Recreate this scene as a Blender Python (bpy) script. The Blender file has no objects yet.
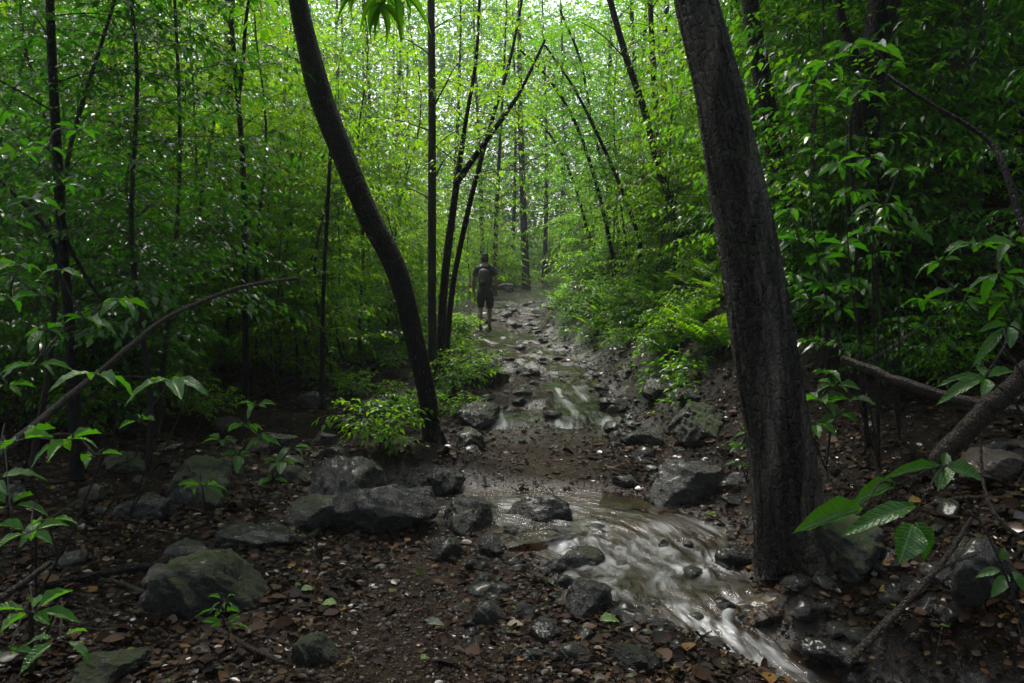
import bpy, math, random
import numpy as np
from mathutils import Vector, Matrix

SEED = 11
rng = np.random.default_rng(SEED)
random.seed(SEED)
R = math.radians
scene = bpy.context.scene
COL = scene.collection
HAZE, SUN, SUN_EL, SUN_AZ, SKY, EXPOSURE = .0009, 1.5, 63, -25, .14, 1.2
SHADE = [(-4.6, 1.2, 0, 1.0, 0), (-2.4, -2.2, 2, 1.0, 1), (1.8, -2.6, 1, .9, 2), (4.6, .8, 0, .95, 3), (5.8, 4.6, 2, 1.0, 4), (-6.2, 5.4, 2, 1.0, 5), (-3.9, 3.6, 2, .95, 2.2), (4.0, 3.0, 2, .95, 1.2), (.3, -4.5, 1, 1, 4.4), (-7.2, 8.8, 2, 1.0, .6), (7.4, 8.2, 2, 1.0, 1.6), (7.2, 2.0, 0, 1, 2.6), (-7.5, 2.5, 0, 1, 3.6), (-.6, -1.6, 0, .8, 5.2)]   # x, y, kind, scale, turn
F, HZ, EYE = 796.0, 300.0, 1.5            # focal length in pixels, horizon row, eye height


# ------------------------------------------------------------------ noise
def _hash(ix, iy, seed):
    h = (ix * 374761393 + iy * 668265263 + seed * 1442695041) & 0xFFFFFFFF
    h = ((h ^ (h >> 13)) * 1274126177) & 0xFFFFFFFF
    return ((h ^ (h >> 16)) & 0xFFFF) / 32767.5 - 1.0


def vnoise(x, y, seed=0):
    x = np.asarray(x, float); y = np.asarray(y, float)
    ix = np.floor(x).astype(np.int64); iy = np.floor(y).astype(np.int64)
    fx = x - ix; fy = y - iy
    u = fx * fx * fx * (fx * (fx * 6 - 15) + 10); v = fy * fy * fy * (fy * (fy * 6 - 15) + 10)
    a = _hash(ix, iy, seed); b = _hash(ix + 1, iy, seed)
    c = _hash(ix, iy + 1, seed); d = _hash(ix + 1, iy + 1, seed)
    return (a * (1 - u) + b * u) * (1 - v) + (c * (1 - u) + d * u) * v


def fbm(x, y, f=1.0, octv=4, seed=0):
    s = 0; a = 1.0; t = 0
    for o in range(octv):
        s = s + a * vnoise(np.asarray(x) * f + 17.3 * o, np.asarray(y) * f - 9.1 * o, seed + o)
        t += a; a *= 0.5; f *= 2.03
    return s / t


def smooth(a, b, x):
    t = np.clip((x - a) / (b - a), 0, 1)
    return t * t * (3 - 2 * t)


def softp(x, k=0.15):
    return k * np.logaddexp(0, np.clip(np.asarray(x, float) / k, -60, 300))


# ------------------------------------------------------------------ terrain
ZP = np.array([[-60, 0.0], [3, 0], [5, -.03], [6.2, 0.0], [8, .1], [10, .25], [13, .5], [18.4, .8], [25, 1.2], [35, 1.7], [45, 2.3], [80, 5], [200, 12]])
XC = np.array([[-60, -.6], [3, -.42], [5, -.2], [6.5, .22], [8, .3], [10, .3], [13, .26], [18.4, -.2], [25, .15], [35, 1.2], [45, 2.1], [55, 4.5], [80, 14], [200, 30]])
XR = np.array([[-60, 2.7], [2.2, 2.5], [3.4, 1.85], [4.6, 1.6], [6, 1.55], [7.5, 1.6], [10, 1.3], [13, 1.25], [18, .62], [25, 1.05], [35, 2.2], [45, 3.3], [55, 6], [80, 16], [200, 40]])
SL = np.array([[-60, .5], [4, .5], [6.5, .58], [9.5, 1.0], [20, 1.15], [30, 1.05], [40, .7], [60, .3], [200, .1]])
STREAM = np.array([  # x, y, half width, level
    [-1.3, 6.25, .25, .0], [-.5, 6.05, .42, -.03], [.3, 5.85, .55, -.05], [.68, 5.5, .66, -.06], [.80, 5.2, .68, -.105],
    [.84, 4.8, .58, -.145], [.90, 4.4, .42, -.165], [1.0, 4.1, .36, -.225], [1.2, 3.75, .34, -.29], [1.42, 3.4, .34, -.34],
    [1.7, 2.9, .36, -.39], [2.1, 2.2, .45, -.45], [2.8, .5, .5, -.6], [3.5, -4, .6, -.8]])


def spline(P, n):
    P = np.asarray(P, float); k = len(P)
    Q = np.vstack([2 * P[0] - P[1], P, 2 * P[-1] - P[-2]])
    t = np.linspace(0, k - 1, n); i = np.minimum(t.astype(int), k - 2); u = (t - i)[:, None]
    p0, p1, p2, p3 = Q[i], Q[i + 1], Q[i + 2], Q[i + 3]
    return .5 * (2 * p1 + (p2 - p0) * u + (2 * p0 - 5 * p1 + 4 * p2 - p3) * u ** 2 + (3 * p1 - p0 - 3 * p2 + p3) * u ** 3)


ST = spline(STREAM, 420)


def ip(T, y):
    return np.interp(y, T[:, 0], T[:, 1])


PUD = (-2.0, 8.0, 1.0, .55)


def terrain(x, y):
    x = np.asarray(x, float); y = np.asarray(y, float)
    z = ip(ZP, y)
    xc = ip(XC, y)
    d = x - ip(XR, y) - .12 * fbm(x, y, .9, 3, 5)
    s = ip(SL, y)
    z = z + s * softp(d, .10) - (s - .38) * softp(d - 5.5, .6) - .2 * softp(d - 16, 2)
    dl = xc - 1.3 - x
    z = z + .06 * softp(dl, .3) + .12 * softp(dl - 5, 1.0)
    tm = np.exp(-((x - xc) / .62) ** 2)
    near = smooth(9.5, 7.5, y)
    quiet = 1 - .75 * tm * (.25 + .75 * near)
    rocky = np.exp(-((x - xc - .25) / 1.1) ** 2) * smooth(7.6, 9.5, y) * smooth(34, 26, y)
    z = z + quiet * (.10 * fbm(x, y, .35, 3, 1) + .06 * fbm(x, y, 1.1, 3, 2)) + quiet * .035 * fbm(x, y, 3.3, 3, 3) + .007 * fbm(x, y, 13, 3, 4)
    z = z + rocky * .075 * (np.abs(fbm(x, y, 2.6, 3, 8)) * 2 - .45)
    z = z + .20 * np.exp(-(((x + .95) / .85) ** 2 + ((y - 6.75) / .38) ** 2) ** 1.5)
    # puddle
    q = ((x - PUD[0]) / PUD[2]) ** 2 + ((y - PUD[1]) / PUD[3]) ** 2
    z = np.where(q < 4, z + (np.minimum(z, .03 + .03 * fbm(x, y, 3, 2, 9)) - z) * smooth(2.6, .9, q), z)
    # stream bed
    m = (y < 7.6) & (y > -5) & (np.abs(x) < 5)
    if np.any(m):
        xs, ys = x[m], y[m]
        best = np.full(xs.shape, 1e9); w = np.zeros(xs.shape); l = np.zeros(xs.shape)
        for p in ST[::4]:
            dd = np.hypot(xs - p[0], ys - p[1]) / p[2]
            k = dd < best
            best[k] = dd[k]; w[k] = p[2]; l[k] = p[3]
        zz = z[m]
        edge = best + .22 * fbm(xs, ys, 2.2, 3, 12)
        tgt = l - .11 * (1 - np.clip(edge, 0, 1) ** 2) + .05 * fbm(xs, ys, 3.1, 3, 13) * np.clip(edge, 0, 1)
        tgt = np.where(edge > 1, l + .10 * (edge - 1), tgt)
        z[m] = tgt + (zz - tgt) * smooth(1.0, 1.75, edge)
    return z


def th(x, y):
    return float(terrain(np.array([x]), np.array([y]))[0])


def P(px, py, Y):
    return Vector(((px - 512) / F * Y, Y, EYE - (py - HZ) / F * Y))


_ys = np.concatenate([np.arange(1.6, 12, .01), np.arange(12, 70, .05)])


def G(px, py):
    """the ground point seen at a pixel"""
    xs = (px - 512) / F * _ys; zs = EYE - (py - HZ) / F * _ys
    k = np.nonzero(zs <= terrain(xs, _ys))[0]
    i = k[0] if len(k) else len(_ys) - 1
    return Vector((xs[i], _ys[i], th(xs[i], _ys[i])))


def proj(v):
    return 512 + F * v[0] / max(v[1], .1), HZ + F * (EYE - v[2]) / max(v[1], .1)


# ------------------------------------------------------------------ mesh building
class MB:
    def __init__(s):
        s.v = []; s.uv = []; s.f = []; s.m = []; s.n = 0; s.sm = []

    def add(s, v, f, mat=0, uv=None, smoothed=True):
        v = np.asarray(v, float); f = np.asarray(f, np.int64)
        s.v.append(v); s.uv.append(np.zeros((len(v), 2)) if uv is None else np.asarray(uv, float))
        s.f.append(f + s.n); s.m.append(np.full(len(f), mat)); s.sm.append(np.full(len(f), smoothed)); s.n += len(v)

    def mesh(s, name, mats):
        me = bpy.data.meshes.new(name)
        v = np.concatenate(s.v); uv = np.concatenate(s.uv)
        li = np.concatenate([f.ravel() for f in s.f]); lt = np.concatenate([np.full(len(f), f.shape[1]) for f in s.f])
        ls = np.concatenate([[0], np.cumsum(lt)[:-1]])
        me.vertices.add(len(v)); me.vertices.foreach_set("co", v.ravel().astype(np.float32))
        me.loops.add(len(li)); me.loops.foreach_set("vertex_index", li.astype(np.int32))
        me.polygons.add(len(lt)); me.polygons.foreach_set("loop_start", ls.astype(np.int32)); me.polygons.foreach_set("loop_total", lt.astype(np.int32))
        me.polygons.foreach_set("material_index", np.concatenate(s.m).astype(np.int32))
        me.polygons.foreach_set("use_smooth", np.concatenate(s.sm).astype(bool))
        u = me.uv_layers.new(name="UVMap"); u.data.foreach_set("uv", uv[li].ravel().astype(np.float32))
        me.update(calc_edges=True)
        for m in mats:
            me.materials.append(m)
        return me

    def build(s, name, mats, parent=None):
        return link(name, s.mesh(name, mats if isinstance(mats, (list, tuple)) else [mats]), parent)


def link(name, data, parent=None):
    o = bpy.data.objects.new(name, data); COL.objects.link(o)
    if parent is not None:
        o.parent = parent
    return o


def attr(me, name, vals):
    a = me.attributes.new(name, 'FLOAT', 'POINT'); a.data.foreach_set("value", np.asarray(vals, np.float32))


def unit(v):
    v = np.asarray(v, float)
    return v / np.maximum(np.linalg.norm(v, axis=-1, keepdims=True), 1e-9)


def tube(mb, pts, rad, seg=8, mat=0, bump=None, cap=True):
    """a round tapering tube along pts; bump(theta, length) gives a relative change of the radius"""
    p = np.asarray(pts, float); n = len(p); rad = np.asarray(rad, float) * np.ones(n)
    t = unit(np.gradient(p, axis=0))
    ref = np.array([0, -1.0, 0]) if abs(t[0][1]) < .9 else np.array([1.0, 0, 0])
    A = np.zeros((n, 3)); a = ref
    for i in range(n):
        a = a - t[i] * (a @ t[i]); a = a / max(np.linalg.norm(a), 1e-9); A[i] = a
    B = np.cross(t, A)
    th_ = np.linspace(0, 2 * np.pi, seg, endpoint=False)
    L = np.concatenate([[0], np.cumsum(np.linalg.norm(np.diff(p, axis=0), axis=1))])
    r = rad[:, None] * np.ones((n, seg))
    if bump is not None:
        r = r * (1 + bump(th_[None, :] + 0 * L[:, None], L[:, None] + 0 * th_[None, :]))
    v = p[:, None] + r[..., None] * (np.cos(th_)[None, :, None] * A[:, None] + np.sin(th_)[None, :, None] * B[:, None])
    i, j = np.meshgrid(np.arange(n - 1), np.arange(seg), indexing='ij'); j2 = (j + 1) % seg
    f = np.stack([i * seg + j, i * seg + j2, (i + 1) * seg + j2, (i + 1) * seg + j], -1).reshape(-1, 4)
    uv = np.stack([np.broadcast_to(th_ / (2 * np.pi), (n, seg)), np.broadcast_to(L[:, None], (n, seg))], -1).reshape(-1, 2)
    mb.add(v.reshape(-1, 3), f, mat, uv)
    if cap:
        for e, o in ((0, -1), (n - 1, 1)):
            ring = v[e]; c = p[e] + t[e] * o * rad[e] * .3
            k = np.arange(seg); k2 = (k + 1) % seg
            fc = np.stack([k, k2, np.full(seg, seg)], 1)
            mb.add(np.vstack([ring, c]), fc if o > 0 else fc[:, ::-1], mat)


# leaf templates: u along the leaf, v across, w along the normal; triangles or quads
LEAF_S = (np.array([[0, 0, 0], [.36, .5, .09], [.36, -.5, .09], [.42, 0, 0], [1, 0, -.16]]),
          np.array([[0, 3, 1], [0, 2, 3], [3, 4, 1], [3, 2, 4]]))


def leaf_grid(nu=9, nv=5, fold=.16, droop=.3, wave=.03, peak=.42):
    u = np.linspace(0, 1, nu); v = np.linspace(-1, 1, nv)
    w = np.where(u < peak, np.sin(u / peak * np.pi / 2) ** .85, np.cos((u - peak) / (1 - peak) * np.pi / 2) ** .9)
    w = np.maximum(w, .02); w[-1] = .004
    U, V = np.meshgrid(u, v, indexing='ij')
    X = U * (1 - .1 * U); Y = V * w[:, None] * .5
    Z = np.abs(V) * w[:, None] * fold - droop * U ** 2 + wave * np.sin(U * 21) * np.abs(V)
    vt = np.stack([X, Y, Z], -1).reshape(-1, 3)
    i, j = np.meshgrid(np.arange(nu - 1), np.arange(nv - 1), indexing='ij')
    f = np.stack([i * nv + j, (i + 1) * nv + j, (i + 1) * nv + j + 1, i * nv + j + 1], -1).reshape(-1, 4)
    return vt, f


LEAF_M = leaf_grid(5, 3, .14, .28, 0)
LEAF_L = leaf_grid(12, 7, .13, .34, .022)
LEAF_L2 = leaf_grid(12, 7, .20, .16, .03, .38)
LEAF_L3 = leaf_grid(12, 7, .08, .55, .025, .46)
LEAF_D = leaf_grid(12, 7, .16, .62, .012)


def add_leaves(mb, pos, dr, nrm, length, width, mat=0, tpl=LEAF_S, smoothed=True):
    pos = np.asarray(pos, float); n = len(pos)
    if n == 0:
        return
    d = unit(dr); nn = np.asarray(nrm, float); nn = unit(nn - d * (nn * d).sum(1, keepdims=True)); s = np.cross(nn, d)
    L = np.ones(n) * length; W = np.ones(n) * width
    vt, f = tpl; k = len(vt)
    v = (pos[:, None] + d[:, None] * (vt[None, :, 0] * L[:, None])[..., None] + s[:, None] * (vt[None, :, 1] * W[:, None])[..., None]
         + nn[:, None] * (vt[None, :, 2] * L[:, None])[..., None])
    ff = (f[None] + (np.arange(n) * k)[:, None, None]).reshape(-1, f.shape[1])
    hw = max(np.abs(vt[:, 1]).max(), 1e-6)
    uv = np.tile(np.stack([vt[:, 1] / hw * .5 + .5, vt[:, 0]], 1), (n, 1))
    mb.add(v.reshape(-1, 3), ff, mat, uv, smoothed)


def grow(wood, leaf, path, rad, t0, nbr, reach, lsize, g, wr=.48, twig_step=.13, leaf_step=.05, up=.55, droop=.9, matl=0, tpl=LEAF_S, density=1.0, bias=None, t1=1.0, updraw=0.0):
    """side branches, twigs and leaves on a stem path"""
    path = np.asarray(path, float); n = len(path)
    PO, DI, NO, LE = [], [], [], []
    az = g.uniform(0, 6.28)
    for b in range(nbr):
        t = t0 + (t1 - t0) * (b + g.uniform(-.3, .3)) / max(nbr - 1, 1); t = float(np.clip(t, 0.02, .995))
        q = t * (n - 1); i = min(int(q), n - 2); base = path[i] + (path[i + 1] - path[i]) * (q - i)
        az += 2.4 + g.uniform(-.6, .6)
        a = az
        if bias is not None and g.random() < .5:
            a = bias + g.uniform(-1, 1)
        Lb = reach * g.uniform(.55, 1.1) * (1 - .55 * max(0, (t - t0) / (1.001 - t0)) ** 1.5)
        e0 = up * g.uniform(.6, 1.3) + .5 * (t > .93)
        m = 7
        s = np.linspace(0, 1, m)
        el = e0 - droop * s ** 1.3 * g.uniform(.6, 1.2)
        aa = a + np.cumsum(g.normal(0, .12, m))
        step = Lb / (m - 1)
        dirs = np.stack([np.cos(el) * np.cos(aa), np.cos(el) * np.sin(aa), np.sin(el)], 1)
        bp = base + np.vstack([[0, 0, 0], np.cumsum(dirs[:-1] * step, 0)])
        rb = max(.0035, .28 * rad[min(i, len(rad) - 1)] * g.uniform(.6, 1))
        if wood is not None:
            tube(wood, bp, np.linspace(min(rb, .03 * reach), .0022, m), 5, cap=False)
        nt = max(2, int(Lb / twig_step))
        for k in range(nt + 1):
            s_ = .18 + .82 * k / nt
            q2 = s_ * (m - 1); i2 = min(int(q2), m - 2); tb = bp[i2] + (bp[i2 + 1] - bp[i2]) * (q2 - i2)
            dv = dirs[i2]
            side = 1 if k % 2 else -1
            ang = side * g.uniform(.6, 1.15) if k < nt else g.uniform(-.2, .2)
            ca, sa = math.cos(ang), math.sin(ang)
            td = np.array([dv[0] * ca - dv[1] * sa, dv[0] * sa + dv[1] * ca, dv[2] - .1 + g.uniform(-.25, .2) + updraw])
            td = td / np.linalg.norm(td)
            Lt = g.uniform(.5, 1.0) * min(.42, .5 * Lb + .1) * (1.1 - .45 * s_)
            nl = max(3, int(Lt / leaf_step * density))
            u = (np.arange(nl) + .6) / nl
            pp = tb + td * (u * Lt)[:, None]; pp[:, 2] -= .3 * Lt * u ** 2
            if wood is not None:
                tube(wood, np.vstack([tb, tb + td * Lt * .5 - [0, 0, .075 * Lt], pp[-1]]), [.0024, .0018, .0012], 3, cap=False)
            sd = np.where(np.arange(nl) % 2, 1.0, -1.0) * g.uniform(.5, 1.1, nl); sd[-1] = 0
            hx, hy = td[0], td[1]
            ld = np.stack([hx * np.cos(sd) - hy * np.sin(sd), hx * np.sin(sd) + hy * np.cos(sd), td[2] - .35 * u - g.uniform(0, .55, nl)], 1)
            PO.append(pp); DI.append(ld); NO.append(np.stack([g.normal(0, .34, nl), g.normal(0, .34, nl), np.ones(nl)], 1)); LE.append(lsize * g.uniform(.6, 1.2, nl))
    PO = np.concatenate(PO); LE = np.concatenate(LE)
    add_leaves(leaf, PO, np.concatenate(DI), np.concatenate(NO), LE, LE * wr * g.uniform(.85, 1.15, len(LE)), matl, tpl)
    return len(PO)


# ------------------------------------------------------------------ materials
def mat(name):
    m = bpy.data.materials.new(name); m.use_nodes = True
    nt = m.node_tree; nt.nodes.clear()
    out = nt.nodes.new('ShaderNodeOutputMaterial')
    N = lambda t, **k: _n(nt, t, k)
    return m, nt, N, out


def _n(nt, t, k):
    n = nt.nodes.new('ShaderNode' + t)
    for a, b in k.items():
        if a.startswith('i_'):
            n.inputs[a[2:].replace('_', ' ')].default_value = b
        else:
            setattr(n, a, b)
    return n


def ramp(N, stops, interp='LINEAR'):
    r = N('ValToRGB'); cr = r.color_ramp; cr.interpolation = interp
    while len(cr.elements) < len(stops):
        cr.elements.new(.5)
    for e, (p, c) in zip(cr.elements, stops):
        e.position = p; e.color = (*c, 1) if len(c) == 3 else c
    return r


def noise(N, nt, scale, detail=5, rough=.55, coord=None, dist=0):
    n = N('TexNoise'); n.inputs['Scale'].default_value = scale; n.inputs['Detail'].default_value = detail
    n.inputs['Roughness'].default_value = rough; n.inputs['Distortion'].default_value = dist
    if coord is not None:
        nt.links.new(coord, n.inputs['Vector'])
    return n


def mixc(N, nt, fac, a, b, mode='MIX'):
    m = N('Mix', data_type='RGBA', blend_type=mode)
    for s, v in ((0, fac), (6, a), (7, b)):
        if hasattr(v, 'is_linked'):
            nt.links.new(v, m.inputs[s])
        else:
            m.inputs[s].default_value = (*v, 1) if isinstance(v, tuple) else v
    return m.outputs[2]


def mathn(N, nt, op, a, b=None, clamp=False):
    m = N('Math', operation=op, use_clamp=clamp)
    for s, v in ((0, a), (1, b)):
        if v is None:
            continue
        if hasattr(v, 'is_linked'):
            nt.links.new(v, m.inputs[s])
        else:
            m.inputs[s].default_value = v
    return m.outputs[0]


def leaf_mat(name, cols, trans, tfac=.42, rough=.3, veins=False, spec=.5):
    m, nt, N, out = mat(name)
    geo = N('NewGeometry'); oi = N('ObjectInfo')
    r = ramp(N, [(i / (len(cols) - 1), c) for i, c in enumerate(cols)])
    v = mathn(N, nt, 'ADD', mathn(N, nt, 'MULTIPLY', geo.outputs['Random Per Island'], .75), mathn(N, nt, 'MULTIPLY', oi.outputs['Random'], .25))
    nt.links.new(v, r.inputs[0])
    base = r.outputs[0]
    p = N('BsdfPrincipled'); p.inputs['Roughness'].default_value = rough
    p.inputs['Specular IOR Level'].default_value = spec
    bs = None
    uvn = N('UVMap'); sep = N('SeparateXYZ'); nt.links.new(uvn.outputs[0], sep.inputs[0])
    across = mathn(N, nt, 'ABSOLUTE', mathn(N, nt, 'SUBTRACT', sep.outputs[0], .5))
    if veins:
        w = mathn(N, nt, 'SINE', mathn(N, nt, 'MULTIPLY', mathn(N, nt, 'SUBTRACT', sep.outputs[1], mathn(N, nt, 'MULTIPLY', across, .35)), 75.0))
        vein = mathn(N, nt, 'POWER', mathn(N, nt, 'ADD', mathn(N, nt, 'MULTIPLY', w, .5), .5), 6)
        rib = mathn(N, nt, 'LESS_THAN', across, .03)
        vm = mathn(N, nt, 'MAXIMUM', mathn(N, nt, 'MULTIPLY', vein, .35), rib)
        base = mixc(N, nt, vm, base, (.075, .17, .035))
        tco = N('TexCoord'); bl = noise(N, nt, 22, 5, .65, tco.outputs['Object']); bf = ramp(N, [(.36, (.55, .6, .5)), (.55, (1, 1, 1)), (.72, (1.35, 1.2, .9))]); nt.links.new(bl.outputs[0], bf.inputs[0])
        base = mixc(N, nt, 1.0, base, bf.outputs[0], 'MULTIPLY')
        spots = noise(N, nt, 75, 3, .6, tco.outputs['Object']); sf = ramp(N, [(.70, (0, 0, 0)), (.74, (1, 1, 1))]); nt.links.new(spots.outputs[0], sf.inputs[0])
        base = mixc(N, nt, mathn(N, nt, 'MULTIPLY', sf.outputs[0], .7), base, (.06, .045, .012))
        b = N('Bump'); b.inputs['Strength'].default_value = .6; b.inputs['Distance'].default_value = .005
        drops = noise(N, nt, 160, 2, .5)
        tc = N('TexCoord'); nt.links.new(tc.outputs['Object'], drops.inputs['Vector'])
        nt.links.new(mathn(N, nt, 'ADD', mathn(N, nt, 'MULTIPLY', vm, -1.0), mathn(N, nt, 'MULTIPLY', drops.outputs[0], .9)), b.inputs['Height'])
        nt.links.new(b.outputs[0], p.inputs['Normal'])
    nt.links.new(base, p.inputs['Base Color'])
    t = N('BsdfTranslucent')
    tr = mixc(N, nt, geo.outputs['Random Per Island'], trans[0], trans[1])
    nt.links.new(tr, t.inputs[0])
    mx = N('MixShader'); mx.inputs[0].default_value = tfac
    nt.links.new(p.outputs[0], mx.inputs[1]); nt.links.new(t.outputs[0], mx.inputs[2])
    nt.links.new(mx.outputs[0], out.inputs[0])
    return m


def bark_mat(name, dark, light, pale=None, pale_amt=.5, moss=0.0, scale=1.0, rough=.5, patch=.6):
    m, nt, N, out = mat(name)
    tc = N('TexCoord'); mp = N('Mapping'); mp.inputs['Scale'].default_value = (9 * scale, 9 * scale, 2.6 * scale)
    nt.links.new(tc.outputs['Object'], mp.inputs[0])
    n1 = noise(N, nt, 2.4, 8, .65, mp.outputs[0], .6)
    n2 = noise(N, nt, 45 * scale, 4, .6, tc.outputs['Object'])
    r = ramp(N, [(.32, dark), (.5, tuple((a + b) / 2.4 for a, b in zip(dark, light))), (.72, light)])
    mv = N('Mapping'); mv.inputs['Scale'].default_value = (26 * scale, 26 * scale, 11 * scale); nt.links.new(tc.outputs['Object'], mv.inputs[0])
    wob = N('VectorMath', operation='ADD'); nt.links.new(mv.outputs[0], wob.inputs[0]); nw = noise(N, nt, 14 * scale, 3, .6, tc.outputs['Object']); nt.links.new(nw.outputs[1], wob.inputs[1])
    vo = N('TexVoronoi', feature='DISTANCE_TO_EDGE'); vo.inputs['Scale'].default_value = .9; nt.links.new(wob.outputs[0], vo.inputs['Vector'])
    crack = ramp(N, [(.0, (0, 0, 0)), (.16, (1, 1, 1))]); nt.links.new(vo.outputs[0], crack.inputs[0])
    nt.links.new(mathn(N, nt, 'MULTIPLY', mathn(N, nt, 'ADD', mathn(N, nt, 'MULTIPLY', n1.outputs[0], .6), mathn(N, nt, 'MULTIPLY', n2.outputs[0], .42)), mathn(N, nt, 'ADD', .72, mathn(N, nt, 'MULTIPLY', crack.outputs[0], .3))), r.inputs[0])
    c = r.outputs[0]
    if pale:
        mp2 = N('Mapping'); mp2.inputs['Scale'].default_value = (7 * scale, 7 * scale, .9 * scale)
        nt.links.new(tc.outputs['Object'], mp2.inputs[0])
        n3 = noise(N, nt, 1.1, 7, .7, mp2.outputs[0], .4)
        f = ramp(N, [(patch - .06, (0, 0, 0)), (patch + .1, (1, 1, 1))]); nt.links.new(n3.outputs[0], f.inputs[0])
        c = mixc(N, nt, mathn(N, nt, 'MULTIPLY', f.outputs[0], pale_amt), c, pale)
    if moss > 0:
        n4 = noise(N, nt, 3.2, 6, .7, tc.outputs['Object'])
        f = ramp(N, [(.62 - moss * .25, (0, 0, 0)), (.72 - moss * .2, (1, 1, 1))]); nt.links.new(n4.outputs[0], f.inputs[0])
        c = mixc(N, nt, f.outputs[0], c, (.018, .035, .008))
    p = N('BsdfPrincipled'); p.inputs['Specular IOR Level'].default_value = .16 if 'black' in name or 'far' in name else .3; nt.links.new(c, p.inputs['Base Color'])
    rr = ramp(N, [(.3, (rough - .18,) * 3), (.7, (rough + .25,) * 3)]); nt.links.new(n2.outputs[0], rr.inputs[0]); nt.links.new(rr.outputs[0], p.inputs['Roughness'])
    b = N('Bump'); b.inputs['Strength'].default_value = 1.0; b.inputs['Distance'].default_value = .045
    n6 = noise(N, nt, 120 * scale, 3, .7, tc.outputs['Object'])
    nt.links.new(mathn(N, nt, 'ADD', mathn(N, nt, 'ADD', n1.outputs[0], mathn(N, nt, 'MULTIPLY', crack.outputs[0], .35)), mathn(N, nt, 'ADD', mathn(N, nt, 'MULTIPLY', n2.outputs[0], .45), mathn(N, nt, 'MULTIPLY', n6.outputs[0], .14))), b.inputs['Height']); nt.links.new(b.outputs[0], p.inputs['Normal'])
    nt.links.new(p.outputs[0], out.inputs[0])
    return m


def rock_mat(name, c0, c1, moss=0.0, rough=.35, ochre=0.0):
    m, nt, N, out = mat(name)
    tc = N('TexCoord'); geo = N('NewGeometry'); oi = N('ObjectInfo')
    off = N('VectorMath', operation='ADD'); nt.links.new(tc.outputs['Object'], off.inputs[0])
    cm = N('CombineXYZ'); nt.links.new(mathn(N, nt, 'MULTIPLY', oi.outputs['Random'], 40), cm.inputs[0]); nt.links.new(cm.outputs[0], off.inputs[1])
    n1 = noise(N, nt, 2.6, 10, .68, off.outputs[0], .6); n2 = noise(N, nt, 15, 8, .7, off.outputs[0])
    r = ramp(N, [(.3, c0), (.7, c1)]); nt.links.new(n1.outputs[0], r.inputs[0]); c = r.outputs[0]
    r2 = ramp(N, [(.45, (.6, .6, .6)), (.75, (1.6, 1.55, 1.5))]); nt.links.new(n2.outputs[0], r2.inputs[0])
    c = mixc(N, nt, 1.0, c, r2.outputs[0], 'MULTIPLY')
    if ochre:
        n5 = noise(N, nt, 4.5, 5, .6, off.outputs[0])
        f = ramp(N, [(.5, (0, 0, 0)), (.6, (1, 1, 1))]); nt.links.new(n5.outputs[0], f.inputs[0])
        c = mixc(N, nt, mathn(N, nt, 'MULTIPLY', f.outputs[0], ochre), c, (.16, .085, .02))
    rg = None
    if moss:
        sp = N('SeparateXYZ'); nt.links.new(geo.outputs['Normal'], sp.inputs[0])
        n3 = noise(N, nt, 4, 10, .75, off.outputs[0])
        v = mathn(N, nt, 'ADD', mathn(N, nt, 'MULTIPLY', sp.outputs[2], .32), mathn(N, nt, 'ADD', mathn(N, nt, 'MULTIPLY', n3.outputs[0], 1.3), -.12))
        f = ramp(N, [(.98 - moss * .42, (0, 0, 0)), (1.14 - moss * .42, (1, 1, 1))]); nt.links.new(v, f.inputs[0])
        n4 = noise(N, nt, 60, 4, .7, off.outputs[0])
        mc = ramp(N, [(.3, (.011, .016, .003)), (.5, (.030, .046, .005)), (.72, (.075, .110, .011))]); nt.links.new(n4.outputs[0], mc.inputs[0])
        c = mixc(N, nt, f.outputs[0], c, mc.outputs[0]); rg = f.outputs[0]
    p = N('BsdfPrincipled'); nt.links.new(c, p.inputs['Base Color'])
    rr = ramp(N, [(.35, (rough - .12,) * 3), (.7, (rough + .25,) * 3)]); nt.links.new(n2.outputs[0], rr.inputs[0]); ro = rr.outputs[0]
    p.inputs['Coat Roughness'].default_value = .2; p.inputs['Coat Weight'].default_value = .24
    if rg is not None:
        ro = mixc(N, nt, rg, ro, (.85, .85, .85)); nt.links.new(mathn(N, nt, 'MULTIPLY', mathn(N, nt, 'SUBTRACT', 1.0, rg), .24), p.inputs['Coat Weight'])
    nt.links.new(ro, p.inputs['Roughness'])
    b = N('Bump'); b.inputs['Strength'].default_value = 1.0; b.inputs['Distance'].default_value = .07
    nt.links.new(mathn(N, nt, 'ADD', n1.outputs[0], mathn(N, nt, 'MULTIPLY', n2.outputs[0], .45)), b.inputs['Height']); nt.links.new(b.outputs[0], p.inputs['Normal'])
    nt.links.new(p.outputs[0], out.inputs[0])
    return m


def plain(name, c, rough=.7, var=.35, scale=20):
    m, nt, N, out = mat(name)
    tc = N('TexCoord'); n = noise(N, nt, scale, 5, .6, tc.outputs['Object'])
    r = ramp(N, [(.3, tuple(x * (1 - var) for x in c)), (.7, tuple(x * (1 + var) for x in c))]); nt.links.new(n.outputs[0], r.inputs[0])
    p = N('BsdfPrincipled'); p.inputs['Roughness'].default_value = rough; nt.links.new(r.outputs[0], p.inputs['Base Color'])
    b = N('Bump'); b.inputs['Strength'].default_value = .3; b.inputs['Distance'].default_value = .01; nt.links.new(n.outputs[0], b.inputs['Height']); nt.links.new(b.outputs[0], p.inputs['Normal'])
    nt.links.new(p.outputs[0], out.inputs[0])
    return m


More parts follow.
